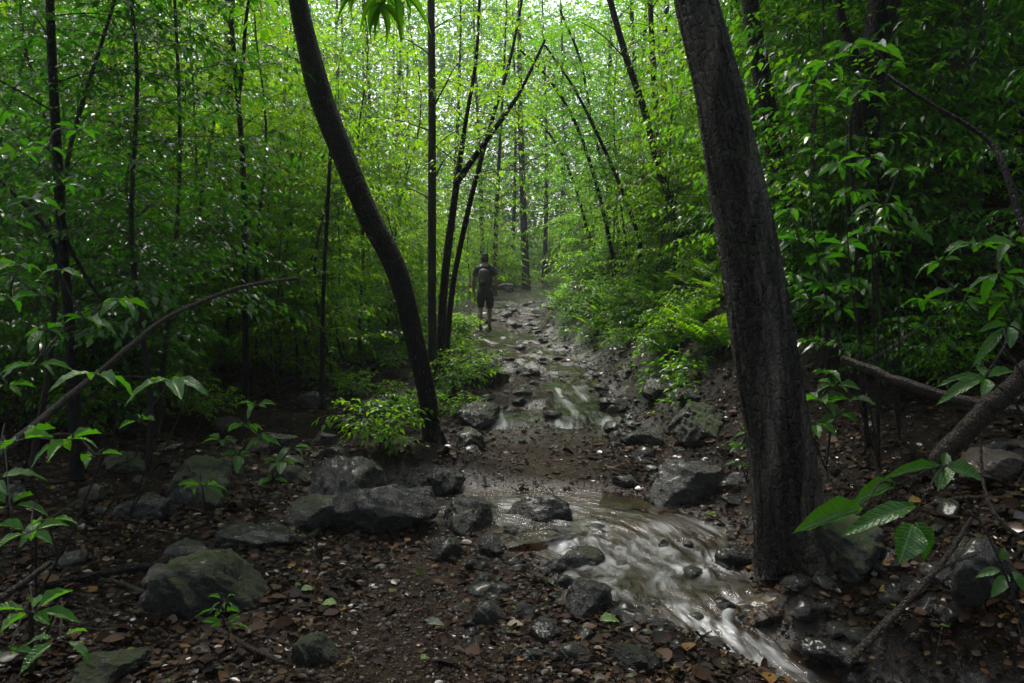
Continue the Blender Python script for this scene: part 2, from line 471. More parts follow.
M = {}
M['leaf_bright'] = leaf_mat('leaf_bright', [(.022, .090, .004), (.042, .130, .005), (.072, .16, .006)], ((.17, .48, .007), (.38, .60, .008)), .58, .2, spec=.16)
M['leaf_mid'] = leaf_mat('leaf_mid', [(.016, .068, .003), (.030, .100, .004), (.050, .13, .005)], ((.10, .40, .006), (.24, .50, .008)), .5, .18, spec=.2)
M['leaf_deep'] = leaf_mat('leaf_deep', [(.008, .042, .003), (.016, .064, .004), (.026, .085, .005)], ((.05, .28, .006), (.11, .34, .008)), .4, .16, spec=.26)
M['leaf_broad'] = leaf_mat('leaf_broad', [(.014, .065, .004), (.022, .088, .005), (.034, .108, .006)], ((.07, .34, .006), (.13, .38, .01)), .36, .17, True, spec=.3)
M['leaf_shade'] = leaf_mat('leaf_shade', [(.012, .056, .004), (.020, .078, .005), (.03, .095, .006)], ((.04, .2, .006), (.08, .25, .01)), .2, .15, True, spec=.4)
M['leaf_bushy'] = leaf_mat('leaf_bushy', [(.035, .12, .003), (.06, .155, .004), (.085, .18, .005)], ((.2, .54, .006), (.34, .60, .008)), .5, .2, spec=.18)
M['bark_black'] = bark_mat('bark_black', (.0028, .0025, .002), (.011, .0095, .007), None, moss=.1, scale=1.3, rough=.55)
M['bark_thick'] = bark_mat('bark_thick', (.0016, .0011, .0009), (.019, .0115, .0078), (.12, .11, .09), .7, moss=.14, scale=1.1, rough=.32, patch=.545)
M['bark_stem'] = bark_mat('bark_stem', (.007, .006, .004), (.028, .024, .016), (.08, .08, .06), .4, moss=.35, scale=2.2, rough=.55)
M['bark_far'] = bark_mat('bark_far', (.009, .008, .0065), (.034, .029, .023), None, scale=.7, rough=.65)
M['bark_pale'] = bark_mat('bark_pale', (.05, .045, .035), (.17, .155, .13), None, scale=2.5, rough=.55)
M['bark_log'] = bark_mat('bark_log', (.02, .014, .010), (.085, .062, .045), (.12, .11, .085), .5, moss=.2, scale=2.2, rough=.45)
M['rock_wet'] = rock_mat('rock_wet', (.003, .0026, .0022), (.017, .0145, .0125), .1, .2)
M['rock_grey'] = rock_mat('rock_grey', (.016, .015, .013), (.062, .060, .053), .25, .3)
M['rock_moss'] = rock_mat('rock_moss', (.006, .005, .004), (.022, .020, .015), .85, .26)
M['rock_half'] = rock_mat('rock_half', (.006, .0055, .005), (.030, .027, .023), .5, .22)
M['rock_tan'] = rock_mat('rock_tan', (.05, .036, .026), (.12, .09, .068), .1, .45)
M['rock_ochre'] = rock_mat('rock_ochre', (.02, .015, .011), (.06, .045, .03), 0, .4, 1.0)


def ground_mat():
    m, nt, N, out = mat('forest_soil')
    tc = N('TexCoord'); at = N('Attribute', attribute_name='trail'); aw = N('Attribute', attribute_name='wet')
    o = tc.outputs['Object']
    n1 = noise(N, nt, 2.2, 8, .65, o); n2 = noise(N, nt, 38, 6, .7, o); n3 = noise(N, nt, 9, 6, .65, o, .5)
    r1 = ramp(N, [(.3, (.0035, .0025, .0017)), (.55, (.009, .0062, .004)), (.8, (.019, .013, .0085))]); nt.links.new(n2.outputs[0], r1.inputs[0])
    r2 = ramp(N, [(.3, (.012, .0076, .0048)), (.55, (.027, .0175, .0115)), (.8, (.052, .035, .024))]); nt.links.new(n2.outputs[0], r2.inputs[0])
    c = mixc(N, nt, at.outputs['Fac'], r1.outputs[0], r2.outputs[0])
    rm = ramp(N, [(.3, (.7, .7, .7)), (.7, (1.25, 1.2, 1.15))]); nt.links.new(n1.outputs[0], rm.inputs[0])
    c = mixc(N, nt, 1.0, c, rm.outputs[0], 'MULTIPLY')
    p = N('BsdfPrincipled'); nt.links.new(c, p.inputs['Base Color'])
    nt.links.new(mathn(N, nt, 'ADD', .05, mathn(N, nt, 'MULTIPLY', aw.outputs['Fac'], .6)), p.inputs['Specular IOR Level'])
    rr = ramp(N, [(.35, (.22, .22, .22)), (.65, (.6, .6, .6))]); nt.links.new(n3.outputs[0], rr.inputs[0])
    nt.links.new(mixc(N, nt, aw.outputs['Fac'], rr.outputs[0], (.10, .10, .10)), p.inputs['Roughness'])
    b = N('Bump'); b.inputs['Strength'].default_value = .9; b.inputs['Distance'].default_value = .025
    nt.links.new(mathn(N, nt, 'ADD', n3.outputs[0], mathn(N, nt, 'MULTIPLY', n2.outputs[0], .6)), b.inputs['Height']); nt.links.new(b.outputs[0], p.inputs['Normal'])
    nt.links.new(p.outputs[0], out.inputs[0])
    return m


def water_mat(name, murk=(.030, .022, .014), murk_f=.4):
    m, nt, N, out = mat(name)
    uv = N('UVMap'); mp = N('Mapping'); mp.inputs['Scale'].default_value = (1.0, 1.0, 1.0); nt.links.new(uv.outputs[0], mp.inputs[0])
    n1 = noise(N, nt, 6, 5, .6, mp.outputs[0], .6)
    at = N('Attribute', attribute_name='foam')
    b = N('Bump'); b.inputs['Strength'].default_value = .8; b.inputs['Distance'].default_value = .03; nt.links.new(n1.outputs[0], b.inputs['Height'])
    tr = N('BsdfTransparent'); tr.inputs[0].default_value = (.62, .48, .34, 1)
    df = N('BsdfDiffuse'); df.inputs[0].default_value = (*murk, 1)
    body = N('MixShader'); body.inputs[0].default_value = murk_f; nt.links.new(tr.outputs[0], body.inputs[1]); nt.links.new(df.outputs[0], body.inputs[2])
    gl = N('BsdfGlossy'); gl.inputs['Roughness'].default_value = .06; nt.links.new(b.outputs[0], gl.inputs['Normal'])
    fr = N('Fresnel'); fr.inputs['IOR'].default_value = 1.33; nt.links.new(b.outputs[0], fr.inputs['Normal'])
    s1 = N('MixShader'); nt.links.new(fr.outputs[0], s1.inputs[0]); nt.links.new(body.outputs[0], s1.inputs[1]); nt.links.new(gl.outputs[0], s1.inputs[2])
    fm = N('BsdfPrincipled'); fm.inputs['Base Color'].default_value = (.55, .57, .58, 1); fm.inputs['Roughness'].default_value = .35; nt.links.new(b.outputs[0], fm.inputs['Normal'])
    s2 = N('MixShader'); nt.links.new(at.outputs['Fac'], s2.inputs[0]); nt.links.new(s1.outputs[0], s2.inputs[1]); nt.links.new(fm.outputs[0], s2.inputs[2])
    nt.links.new(s2.outputs[0], out.inputs[0])
    return m


def litter_mat():
    m, nt, N, out = mat('wet_dead_leaf')
    geo = N('NewGeometry')
    r = ramp(N, [(0, (.004, .0026, .0017)), (.4, (.012, .0062, .0033)), (.7, (.026, .0135, .007)), (.88, (.048, .025, .0125)), (.96, (.075, .042, .02)), (.982, (.12, .062, .009)), (.992, (.05, .09, .012)), (1, (.07, .055, .04))])
    nt.links.new(geo.outputs['Random Per Island'], r.inputs[0])
    p = N('BsdfPrincipled'); gl = mathn(N, nt, 'GREATER_THAN', mathn(N, nt, 'FRACT', mathn(N, nt, 'MULTIPLY', geo.outputs['Random Per Island'], 37.0)), .78)
    nt.links.new(mathn(N, nt, 'SUBTRACT', .6, mathn(N, nt, 'MULTIPLY', gl, .36)), p.inputs['Roughness']); nt.links.new(mathn(N, nt, 'ADD', .1, mathn(N, nt, 'MULTIPLY', gl, .24)), p.inputs['Specular IOR Level']); nt.links.new(r.outputs[0], p.inputs['Base Color'])
    nt.links.new(p.outputs[0], out.inputs[0])
    return m


M['ground'] = ground_mat(); M['water'] = water_mat('stream_water'); M['water_thin'] = water_mat('thin_water', (.03, .023, .016), .25); M['litter'] = litter_mat()


# ------------------------------------------------------------------ naming
def tag(o, label=None, cat=None, group=None, kind=None):
    for k, v in (('label', label), ('category', cat), ('group', group), ('kind', kind)):
        if v:
            o[k] = v
    return o


def empty(name, loc=(0, 0, 0), rz=0.0):
    o = bpy.data.objects.new(name, None); COL.objects.link(o); o.location = loc; o.rotation_euler = (0, 0, rz); o.empty_display_size = .2
    return o


def dup(o):
    r = o.copy(); COL.objects.link(r)
    for ch in [c for c in CHILD.get(o.name, [])]:
        c = ch.copy(); COL.objects.link(c); c.parent = r
        for g in CHILD.get(ch.name, []):
            d = g.copy(); COL.objects.link(d); d.parent = c
    return r


CHILD = {}


def kids(root, *parts):
    CHILD[root.name] = list(parts)
    return root


ORD = ['first', 'second', 'third', 'fourth', 'fifth', 'sixth', 'seventh', 'eighth', 'ninth', 'tenth', 'eleventh', 'twelfth', 'thirteenth', 'fourteenth', 'fifteenth', 'sixteenth', 'seventeenth', 'eighteenth', 'nineteenth', 'twentieth']
TENS = {20: 'twenty', 30: 'thirty', 40: 'forty', 50: 'fifty', 60: 'sixty', 70: 'seventy', 80: 'eighty', 90: 'ninety'}


def ordinal(i):
    if i < 20:
        return ORD[i]
    n = i + 1
    t = n // 10 * 10
    return {20: 'twentieth', 30: 'thirtieth', 40: 'fortieth', 50: 'fiftieth', 60: 'sixtieth', 70: 'seventieth', 80: 'eightieth', 90: 'ninetieth'}[t] if n % 10 == 0 else TENS[t] + '-' + ORD[n % 10 - 1]


REG = {}


def reg(o, what, where, cat, group):
    REG.setdefault((what, where, cat, group), []).append(o)


def finish_labels():
    for (what, where, cat, group), L in REG.items():
        L.sort(key=lambda o: o.location.x / max(o.location.y, .5))
        for i, o in enumerate(L):
            lab = f"{what} {where}" if len(L) == 1 else f"{what} {where}, {ordinal(i)} from the left"
            tag(o, lab, cat, group)


# ------------------------------------------------------------------ ground
def axis(lo, hi, fine_lo, fine_hi, fine, growth=1.12):
    a = list(np.arange(fine_lo, fine_hi, fine)); s = fine
    while a[-1] < hi:
        s = min(s * growth, 6); a.append(a[-1] + s)
    s = fine; b = [fine_lo]
    while b[-1] > lo:
        s = min(s * growth, 6); b.append(b[-1] - s)
    return np.array(b[:0:-1] + a)


def build_ground():
    xs = axis(-95, 95, -2.6, 2.6, .028, 1.05)
    ys = [-40.0, -30, -20, -12, -7, -4, -2, -.5, .5]; y = 1.2
    while y < 110:
        ys.append(y); y += max(.028, .0062 * y if y < 30 else .02 * y)
    ys = np.array(ys)
    X, Y = np.meshgrid(xs, ys, indexing='ij')
    Z = terrain(X.ravel(), Y.ravel())
    mb = MB(); ny = len(ys); nx = len(xs)
    i, j = np.meshgrid(np.arange(nx - 1), np.arange(ny - 1), indexing='ij')
    f = np.stack([i * ny + j, (i + 1) * ny + j, (i + 1) * ny + j + 1, i * ny + j + 1], -1).reshape(-1, 4)
    mb.add(np.stack([X.ravel(), Y.ravel(), Z], 1), f, 0)
    o = mb.build('ground', M['ground'])
    x, y = X.ravel(), Y.ravel(); xc = ip(XC, y)
    wob = .18 * fbm(x, y, 1.6, 3, 21)
    tr = np.exp(-((x - xc + wob) / .62) ** 4) * smooth(40, 30, y)
    attr(o.data, 'trail', tr)
    best = np.full(x.shape, 9.0)
    m = (y < 8) & (np.abs(x) < 4)
    for p in ST[::6]:
        best[m] = np.minimum(best[m], np.hypot(x[m] - p[0], y[m] - p[1]) / p[2])
    wet = smooth(1.5, 1.0, best)
    wet = np.maximum(wet, np.exp(-((x - xc - .2) / 1.0) ** 2) * smooth(7.6, 8.6, y) * smooth(-.4, .1, fbm(x, y, 1.3, 3, 31)))
    attr(o.data, 'wet', wet)
    tag(o, kind='structure')


build_ground()


def water_grid(name, mats, ctr, halfw, level, ns, nt_, foamf, ripple, over=1.35):
    """ctr (n,2) centre line, halfw (n), level (n)"""
    n = len(ctr); t = unit(np.gradient(ctr, axis=0)); side = np.stack([-t[:, 1], t[:, 0]], 1)
    v = np.linspace(-over, over, nt_)
    XY = ctr[:, None] + side[:, None] * (v[None, :, None] * halfw[:, None, None])
    L = np.concatenate([[0], np.cumsum(np.linalg.norm(np.diff(ctr, axis=0), axis=1))])
    S = np.broadcast_to(L[:, None], (n, nt_)); T = v[None] * halfw[:, None]
    Z = level[:, None] + ripple(XY[..., 0], XY[..., 1], S, T)
    fo = foamf(XY[..., 0], XY[..., 1], S, T, level)
    Z = Z + .012 * fo
    i, j = np.meshgrid(np.arange(n - 1), np.arange(nt_ - 1), indexing='ij')
    f = np.stack([i * nt_ + j, i * nt_ + j + 1, (i + 1) * nt_ + j + 1, (i + 1) * nt_ + j], -1).reshape(-1, 4)[:, ::-1]
    mb = MB(); mb.add(np.concatenate([XY, Z[..., None]], -1).reshape(-1, 3), f, 0, np.stack([S * .55, T * 2.6], -1).reshape(-1, 2))
    o = mb.build(name, mats); attr(o.data, 'foam', fo.ravel()); tag(o, kind='structure')
    return o


WROCKS = [(545, 527, .26), (690, 572, .14), (582, 570, .2), (735, 565, .16), (640, 655, .2), (520, 520, .1)]


_gs = np.random.default_rng(77)
INSTREAM = []
for _k in range(30):
    _p = ST[int(_gs.integers(75, 235))]; _a = _gs.uniform(-.85, .85) * _p[2]; _r = _gs.uniform(.03, .085)
    if 3.5 < _p[1] < 5.75 and all(math.hypot(_p[0] + _a - q[0], _p[1] - q[1]) > q[2] + _r + .05 for q in INSTREAM):
        INSTREAM.append((_p[0] + _a, _p[1] + _gs.uniform(-.05, .05), _r, _p[3]))


def stream():
    p = spline(STREAM, 900)
    ctr, hw, lv = p[:, :2], p[:, 2], p[:, 3]
    rocks = [(G(a, b), r) for a, b, r in WROCKS] + [(Vector((q[0], q[1], 0)), q[2]) for q in INSTREAM]
    slope = np.abs(np.gradient(lv)) / np.maximum(np.linalg.norm(np.gradient(ctr, axis=0), axis=1), 1e-4)

    def foam(x, y, S, T, level):
        k = np.exp(-np.linspace(-2.5, 2.5, 25) ** 2); sl = np.convolve(np.pad(slope, 12, 'edge'), k / k.sum(), 'valid')
        drop = smooth(.10, .26, sl)[:, None] * np.ones_like(S)
        # the fall carries its white on downstream
        tail = np.zeros(len(sl)); c = 0
        for i in range(len(sl)):
            c = max(c * .975, smooth(.10, .24, sl[i])); tail[i] = c
        Tw = T + .16 * fbm(S, T, 1.8, 3, 45)
        Sw = S + .12 * fbm(S, T, 3.1, 2, 46)
        streak = fbm(Tw * 10, Sw * 3.0, 1, 4, 41) * .5 + fbm(Tw * 30, Sw * 7.0, 1, 3, 42) * .5
        broad = fbm(S, T, 2.3, 3, 43)
        f =   .60 * drop * smooth(-.15, .5, streak + .5 * broad) + .40 * tail[:, None] * smooth(-.05, .6, streak + .9 * broad)
        for g, r in rocks:
            dx = np.hypot(x - g.x, y - g.y)
            f = f + .32 * np.exp(-((dx - r) / (.015 + .3 * r)) ** 2) * smooth(-.2, .25, streak)
            i_ = int(np.argmin(np.hypot(ctr[:, 0] - g.x, ctr[:, 1] - g.y))); ds = S - S[i_, 0]; t0 = T[0, int(np.argmin(np.hypot(x[i_] - g.x, y[i_] - g.y)))]
            f = f + .16 * smooth(-.25, .3, streak) * smooth(0, r, ds) * np.exp(-np.maximum(ds, 0) / (3 * r)) * np.exp(-((np.abs(T - t0) - r * .8 - .12 * ds) / (.35 * r + .012)) ** 2) * (ds > 0)
        f = f + .25 * smooth(.28, .6, streak + .25 * broad) * smooth(6.4, 5.2, y)
        f = f * smooth(1.15, .85, np.abs(T) / hw[:, None]) * smooth(6.5, 5.9, y + .3 * streak)
        return np.clip(.66 * f, 0, .56)

    def rip(x, y, S, T):
        return .020 * fbm(S * 3.4, T * 6, 1, 3, 51) + .010 * fbm(S * 9, T * 14, 1, 2, 52)
    water_grid('stream_water', M['water'], ctr, hw, lv + .004, 900, 110, foam, rip)

    # the sheet of water running down the trail
    y = np.arange(31, 8.2, -.05); x = ip(XC, y) + .12 + .18 * smooth(12, 9, y)
    lv2 = ip(ZP, y) - .014 - .06 * smooth(9.2, 8.2, y) + .02 * smooth(9.5, 11, y)
    ctr2 = np.stack([x, y], 1)

    def foam2(x, y, S, T, level):
        st = fbm(T * 8, S * 1.2, 1, 3, 61)
        return np.clip(.5 * smooth(.12, .6, st) * smooth(-.3, .3, fbm(S, T, 1.3, 2, 66)), 0, .5)
    water_grid('trail_water', M['water_thin'], ctr2, .85 + .1 * np.sin(y), lv2, len(y), 60, foam2, lambda x, y, S, T: .022 * fbm(S * 4, T * 6, 1, 3, 62) + .035 * fbm(x, y, 1.3, 2, 67), 1.0)
    # trickle down the trail's far side into the pool
    y = np.arange(8.3, 5.9, -.03); x = .95 + .12 * np.sin(y * 2.1); lv3 = np.interp(y, [5.9, 6.4, 8.3], [-.05, -.03, .09])
    water_grid('trickle_water', M['water_thin'], np.stack([x, y], 1), .30 + 0 * y, lv3, len(y), 24, foam2, lambda x, y, S, T: .010 * fbm(S * 4, T * 8, 1, 3, 63), 1.0)
    # puddle behind the bank
    a = np.linspace(0, 2 * np.pi, 60, endpoint=False); rr = np.linspace(0.02, 1.45, 16)
    AA, RR = np.meshgrid(a, rr, indexing='ij')
    X = PUD[0] + np.cos(AA) * RR * PUD[2]; Y = PUD[1] + np.sin(AA) * RR * PUD[3]
    Z = .055 + .008 * fbm(X, Y, 9, 2, 64)
    i, j = np.meshgrid(np.arange(60), np.arange(15), indexing='ij'); i2 = (i + 1) % 60
    f = np.stack([i * 16 + j, i * 16 + j + 1, i2 * 16 + j + 1, i2 * 16 + j], -1).reshape(-1, 4)
    mb = MB(); mb.add(np.stack([X, Y, Z], -1).reshape(-1, 3), f, 0, np.stack([X * .8, Y * 3], -1).reshape(-1, 2))
    o = mb.build('puddle_water', M['water_thin']); attr(o.data, 'foam', (np.clip(.5 * smooth(.2, .5, fbm(X * 2, Y * 7, 1, 3, 65)), 0, .5) * smooth(7.9, 8.6, Y)).ravel()); tag(o, kind='structure')


stream()


# ------------------------------------------------------------------ rocks
def ico(sub):
    import bmesh
    bm = bmesh.new(); bmesh.ops.create_icosphere(bm, subdivisions=sub, radius=1)
    bm.verts.ensure_lookup_table()
    v = np.array([x.co[:] for x in bm.verts]); f = np.array([[q.index for q in p.verts] for p in bm.faces]); bm.free()
    return v, f


ICO5, ICO4, ICO1, ICO3 = ico(5), ico(4), ico(1), ico(3)


def rock_mesh(name, seed, m, flat=.65, cuts=11, base=ICO5, amp=.085):
    g = np.random.default_rng(seed); v, f = base; v = v.copy()
    for k in range(cuts):
        n = unit(g.normal(size=3)); d = g.uniform(.55, .9)
        v = v - np.maximum(0, v @ n - d)[:, None] * n * .92
    q = unit(v)
    nz = fbm(q[:, 0] * 2 + q[:, 2] * 1.3, q[:, 1] * 2 - q[:, 2] * 1.1, 1.0, 3, seed) * amp * 1.6 + fbm(q[:, 0] * 5 + q[:, 2] * 3.7, q[:, 1] * 5 + q[:, 2] * 2.9, 1.3, 4, seed + 3) * amp * .9 - np.abs(fbm(q[:, 0] * 3 + q[:, 2] * 2, q[:, 1] * 3 - q[:, 2] * 2.3, 1.2, 3, seed + 9)) * amp * 1.2
    v = v * (1 + nz)[:, None] * [1, .85, flat]
    v = v / np.abs(v[:, 0]).max()
    mb = MB(); mb.add(v, f, 0)
    return mb.mesh(name, [m])


ROCKS = {}
for mk in ('rock_wet', 'rock_grey', 'rock_moss', 'rock_half', 'rock_tan', 'rock_ochre'):
    ROCKS[mk] = [rock_mesh('rock_mesh', 100 + hash_ * 7 + len(mk) * 31, M[mk], [.62, .75, .5, .42][hash_]) for hash_ in range(4 if mk in ('rock_wet', 'rock_half') else 2)]
SMALL = [rock_mesh('stone_mesh', 300 + k, M[['rock_wet', 'rock_wet', 'rock_half', 'rock_grey', 'rock_wet', 'rock_tan'][k]], [.6, .45, .6, .55, .35, .5][k], 9, ICO3) for k in range(6)]


def rock(name, px, py, wpx, mk, var, label, hscale=1.0, rz=None, sink=.28, dscale=1.0, cat='rock', group=None, tilt=0):
    g = G(px, py); r = wpx / F * g.y / 2
    o = link(name, ROCKS[mk][var % len(ROCKS[mk])])
    hz = r * hscale
    o.scale = (r, r * dscale, hz); o.location = (g.x, g.y + r * dscale * .55, g.z + hz * .55 * (1 - 2 * sink))
    o.rotation_euler = (tilt, R(random.uniform(-8, 8)), R(random.uniform(0, 360)) if rz is None else R(rz))
    if label:
        tag(o, label, cat, group)
    return o


big = [
    ('boulder', 385, 535, 118, 'rock_wet', 2, 'large dark wet slab of rock banking the stream below the curved trunk', 1.05, 10, .24, .8),
    ('boulder', 468, 528, 78, 'rock_half', 0, 'dark mossy-topped rock at the stream edge beside the large wet slab', .95, 60, .28, .8),
    ('rock', 487, 522, 36, 'rock_wet', 1, 'small rounded wet rock where the water pours out of the pool', .9, 20, .25, 1),
    ('boulder', 308, 530, 80, 'rock_half', 3, 'low grey-green slab between the mossy boulder and the wet slab', 1.2, 0, .3, .9),
    ('boulder', 345, 512, 92, 'rock_wet', 0, 'dark rock stacked behind the large wet slab under the green shrub', 1.1, 70, .2, .9),
    ('boulder', 430, 498, 84, 'rock_wet', 3, 'dark rock wedged between the wet slab and the curved trunk', 1.1, 130, .2, .8),
    ('boulder', 268, 452, 54, 'rock_half', 0, 'dark rock behind the small shiny shrub', .8, 20, .25, .9),
    ('rock', 225, 432, 34, 'rock_wet', 1, 'dark rock at the back of the littered ground, nearest the thicket', .8, 60, .25, .9),
    ('boulder', 345, 430, 44, 'rock_half', 3, 'low dark boulder by the far side of the puddle', .9, 110, .25, .9),
    ('rock', 290, 484, 36, 'rock_moss', 1, 'small mossy rock between the puddle and the small shiny shrub', .9, 15, .25, .9),
    ('boulder', 120, 470, 52, 'rock_moss', 0, 'mossy rock half hidden behind the large-leaved plants', .8, 140, .25, .9),
    ('rock', 395, 400, 30, 'rock_wet', 2, 'dark rock behind the bright green shrub', .8, 0, .25, .9),
    ('rock', 165, 452, 30, 'rock_wet', 3, 'dark flat rock beyond the mossy boulder of the narrow-leaved seedling', .8, 40, .3, .9),
    ('boulder', 660, 395, 46, 'rock_half', 0, 'dark mossy rock on the bank above the wet trail', .8, 30, .25, .9),
    ('rock', 690, 402, 32, 'rock_wet', 1, 'dark rock on the bank just above the green mossy boulder', .8, 70, .25, .9),
    ('boulder', 689, 503, 92, 'rock_grey', 0, 'large pale grey boulder on the far bank of the stream', 1.0, 15, .2, .8),
    ('boulder', 706, 438, 84, 'rock_moss', 0, 'green mossy boulder behind the pale grey boulder', .95, 70, .25, .9),
    ('boulder', 197, 618, 134, 'rock_moss', 1, 'broad moss-covered boulder on the dead leaves left of the path', .95, 30, .36, .75),
    ('boulder', 196, 502, 105, 'rock_moss', 0, 'mossy boulder beneath the seedling with narrow leaves', 1.0, 100, .25, .8),
    ('rock', 311, 668, 50, 'rock_moss', 1, 'small mossy rock at the edge of the dirt path', 1.15, 15, .25, .9),
    ('rock', 95, 690, 90, 'rock_moss', 0, 'mossy rock among the big glossy leaves at the lower corner', .8, 50, .3, .9),
    ('boulder', 1000, 605, 92, 'rock_half', 1, 'rounded speckled boulder with moss under the lone leaf on the right bank', 1.2, 20, .2, .9),
    ('boulder', 1003, 482, 76, 'rock_tan', 0, 'brownish bare boulder beneath the mossy leaning log', .8, 20, .22, .9),
    ('boulder', 865, 562, 130, 'rock_moss', 1, 'long mossy hummock of rock beside the thick trunk', .62, 80, .3, .8),
    ('rock', 772, 628, 64, 'rock_ochre', 0, 'ochre stained rock at the water edge below the thick trunk', .85, 0, .25, .9),
    ('rock', 545, 532, 76, 'rock_wet', 1, 'dark wet rock standing in the pool with water around it', .9, 0, .3, .6),
    ('rock', 445, 560, 38, 'rock_wet', 0, 'rounded dark stone at the near edge of the pool, nearest the slab', 1.0, 40, .25, .9),
    ('rock', 490, 556, 34, 'rock_wet', 1, 'rounded dark stone at the near edge of the pool, below the spout', 1.05, 80, .25, .9),
    ('rock', 582, 572, 54, 'rock_half', 2, 'wet brown rock jutting into the middle of the stream', 1.1, 30, .25, .8),
    ('rock', 676, 578, 46, 'rock_wet', 3, 'flat wet stone half under water in midstream', .9, 10, .4, .8),
    ('rock', 740, 566, 46, 'rock_wet', 2, 'smooth wet rock by the foot of the thick trunk with water spilling over', 1.1, 10, .3, .9),
    ('rock', 590, 616, 66, 'rock_half', 0, 'squared dark rock on the near stream bank above the chute', 1.15, 40, .22, .9),
    ('rock', 488, 626, 36, 'rock_grey', 1, 'round grey stone standing alone on the path edge', 1.05, 30, .2, 1),
    ('rock', 526, 618, 27, 'rock_grey', 0, 'small round stone right beside the lone round grey stone', 1, 90, .2, 1),
    ('rock', 573, 662, 38, 'rock_half', 1, 'greenish flat round stone on the pebbly near bank', .7, 0, .3, 1),
    ('rock', 528, 660, 28, 'rock_grey', 0, 'pale rounded stone left of the greenish flat stone', .75, 20, .3, 1),
    ('rock', 548, 640, 34, 'rock_wet', 1, 'dark stone between the round grey stone and the squared rock', .8, 20, .3, 1),
    ('rock', 640, 668, 62, 'rock_wet', 3, 'dark rock splitting the lower chute of white water', .8, 120, .35, .8),
    ('boulder', 850, 668, 90, 'rock_wet', 2, 'low wet rock along the chute at the bottom right bank', .7, 0, .35, .8),
    ('boulder', 482, 388, 56, 'rock_half', 0, 'mossy rock ledge beside the trail behind the bright green shrubs', 1.0, 10, .2, .9),
    ('boulder', 478, 428, 64, 'rock_half', 3, 'flat-topped rock by the trail near the curved trunk', 1.2, 50, .3, .9),
    ('rock', 470, 452, 54, 'rock_half', 1, 'mossy rock hugging the foot of the curved trunk on the trail side', .85, 80, .3, .9),
    ('boulder', 372, 418, 46, 'rock_half', 2, 'grey boulder left of the bright green shrub', 1.2, 0, .25, .9),
    ('rock', 322, 446, 28, 'rock_half', 0, 'small dark boulder by the puddle', 1.1, 0, .2, .9),
    ('rock', 310, 408, 34, 'rock_wet', 0, 'dark rock beyond the puddle among dead leaves', 1, 0, .25, .9),
    ('boulder', 140, 522, 62, 'rock_wet', 0, 'angular wet rock left of the mossy boulder', .85, 0, .3, .9),
    ('boulder', 250, 548, 84, 'rock_wet', 3, 'flat wet slab under the small shrub', .8, 0, .35, .8),
    ('rock', 90, 500, 26, 'rock_tan', 0, 'small tan stone among the dark leaf litter', 1.1, 0, .2, .9),
    ('boulder', 620, 410, 42, 'rock_wet', 2, 'dark rock at the foot of the bank beside the wet trail', .8, 0, .3, .9),
    ('boulder', 645, 446, 48, 'rock_wet', 0, 'dark wet rock in front of the mossy boulder on the right side', .7, 0, .3, .9),
    ('boulder', 505, 291, 22, 'rock_wet', 0, 'dark boulder beside the trail just past the walking hiker', .8, 0, .25, .9),
    ('rock', 507, 318, 15, 'rock_wet', 1, 'dark rock beside the hiker at the trail edge', .9, 0, .25, .9),
]
for b in big:
    rock(*b)

# the many lesser stones: each its own object
def stones(n, fx, fy, size, where, seed, meshes=range(6), flat=1.0):
    g = np.random.default_rng(seed)
    for k in range(n):
        for _ in range(30):
            x, y = fx(g), fy(g)
            p = (x, y) if isinstance(x, float) else x
            px, py = proj((p[0], p[1], th(*p)))
            if 0 < px < 1024 and py < 690:
                break
        o = link('stone', SMALL[g.choice(list(meshes))].copy() if False else SMALL[g.choice(list(meshes))])
        r = g.uniform(*size); o.scale = (r, r * g.uniform(.7, 1), r * flat * g.uniform(.7, 1.1)); z = th(*p)
        o.location = (p[0], p[1], z + r * .12); o.rotation_euler = (g.uniform(-.25, .25), g.uniform(-.25, .25), g.uniform(0, 6.28))
        reg(o, 'small wet stone', where, 'stone', 'stones ' + where)


U = lambda a, b: (lambda g: float(g.uniform(a, b)))
stones(80, U(-.25, .75), U(3.3, 4.9), (.025, .085), 'on the pebbly near bank of the stream', 1)
for q in INSTREAM:
    o = link('stone', SMALL[int(_gs.integers(0, 4))]); o.scale = (q[2], q[2] * .85, q[2] * .8); o.location = (q[0], q[1], q[3] - q[2] * .12); o.rotation_euler = (_gs.uniform(-.3, .3), _gs.uniform(-.3, .3), _gs.uniform(0, 6.28))
    reg(o, 'small wet stone', 'parting the stream water', 'stone', 'stones parting the stream water')
stones(16, U(1.25, 1.9), U(5.2, 7.6), (.04, .11), 'between the pale grey boulder and the stream', 2)


def ontrail(y0, y1, spread, bias=0.0):
    st = {}

    def fx(g):
        y = float(g.uniform(y0, y1) ** 1); st['y'] = y
        return float(ip(XC, y) + bias + g.normal(0, spread))
    return fx, (lambda g: st['y'])


a, b = ontrail(9, 14, .55, .3); stones(46, a, b, (.05, .17), 'in the wet trail before the hiker', 3, (0, 1, 4, 2), .7)
a, b = ontrail(14, 28, .55, .15); stones(44, a, b, (.07, .22), 'in the wet trail beside and beyond the hiker', 4, (0, 1, 4), .6)
a, b = ontrail(6.4, 10, .25, 1.0); stones(30, a, b, (.04, .13), 'along the trickle to the pool', 5, (0, 1, 4, 2))
stones(22, U(-1.7, -.35), U(6.6, 9.5), (.05, .14), 'around the foot of the curved trunk', 6)
stones(26, U(-4, -1.4), U(4.2, 8), (.05, .16), 'on the dark forest floor left of the path', 7)
stones(30, U(1.45, 2.2), U(3.3, 4.4), (.03, .11), 'along the lower chute', 9)
stones(18, U(1.5, 3.0), U(3.0, 5.2), (.04, .12), 'on the right bank by the thick trunk', 8)


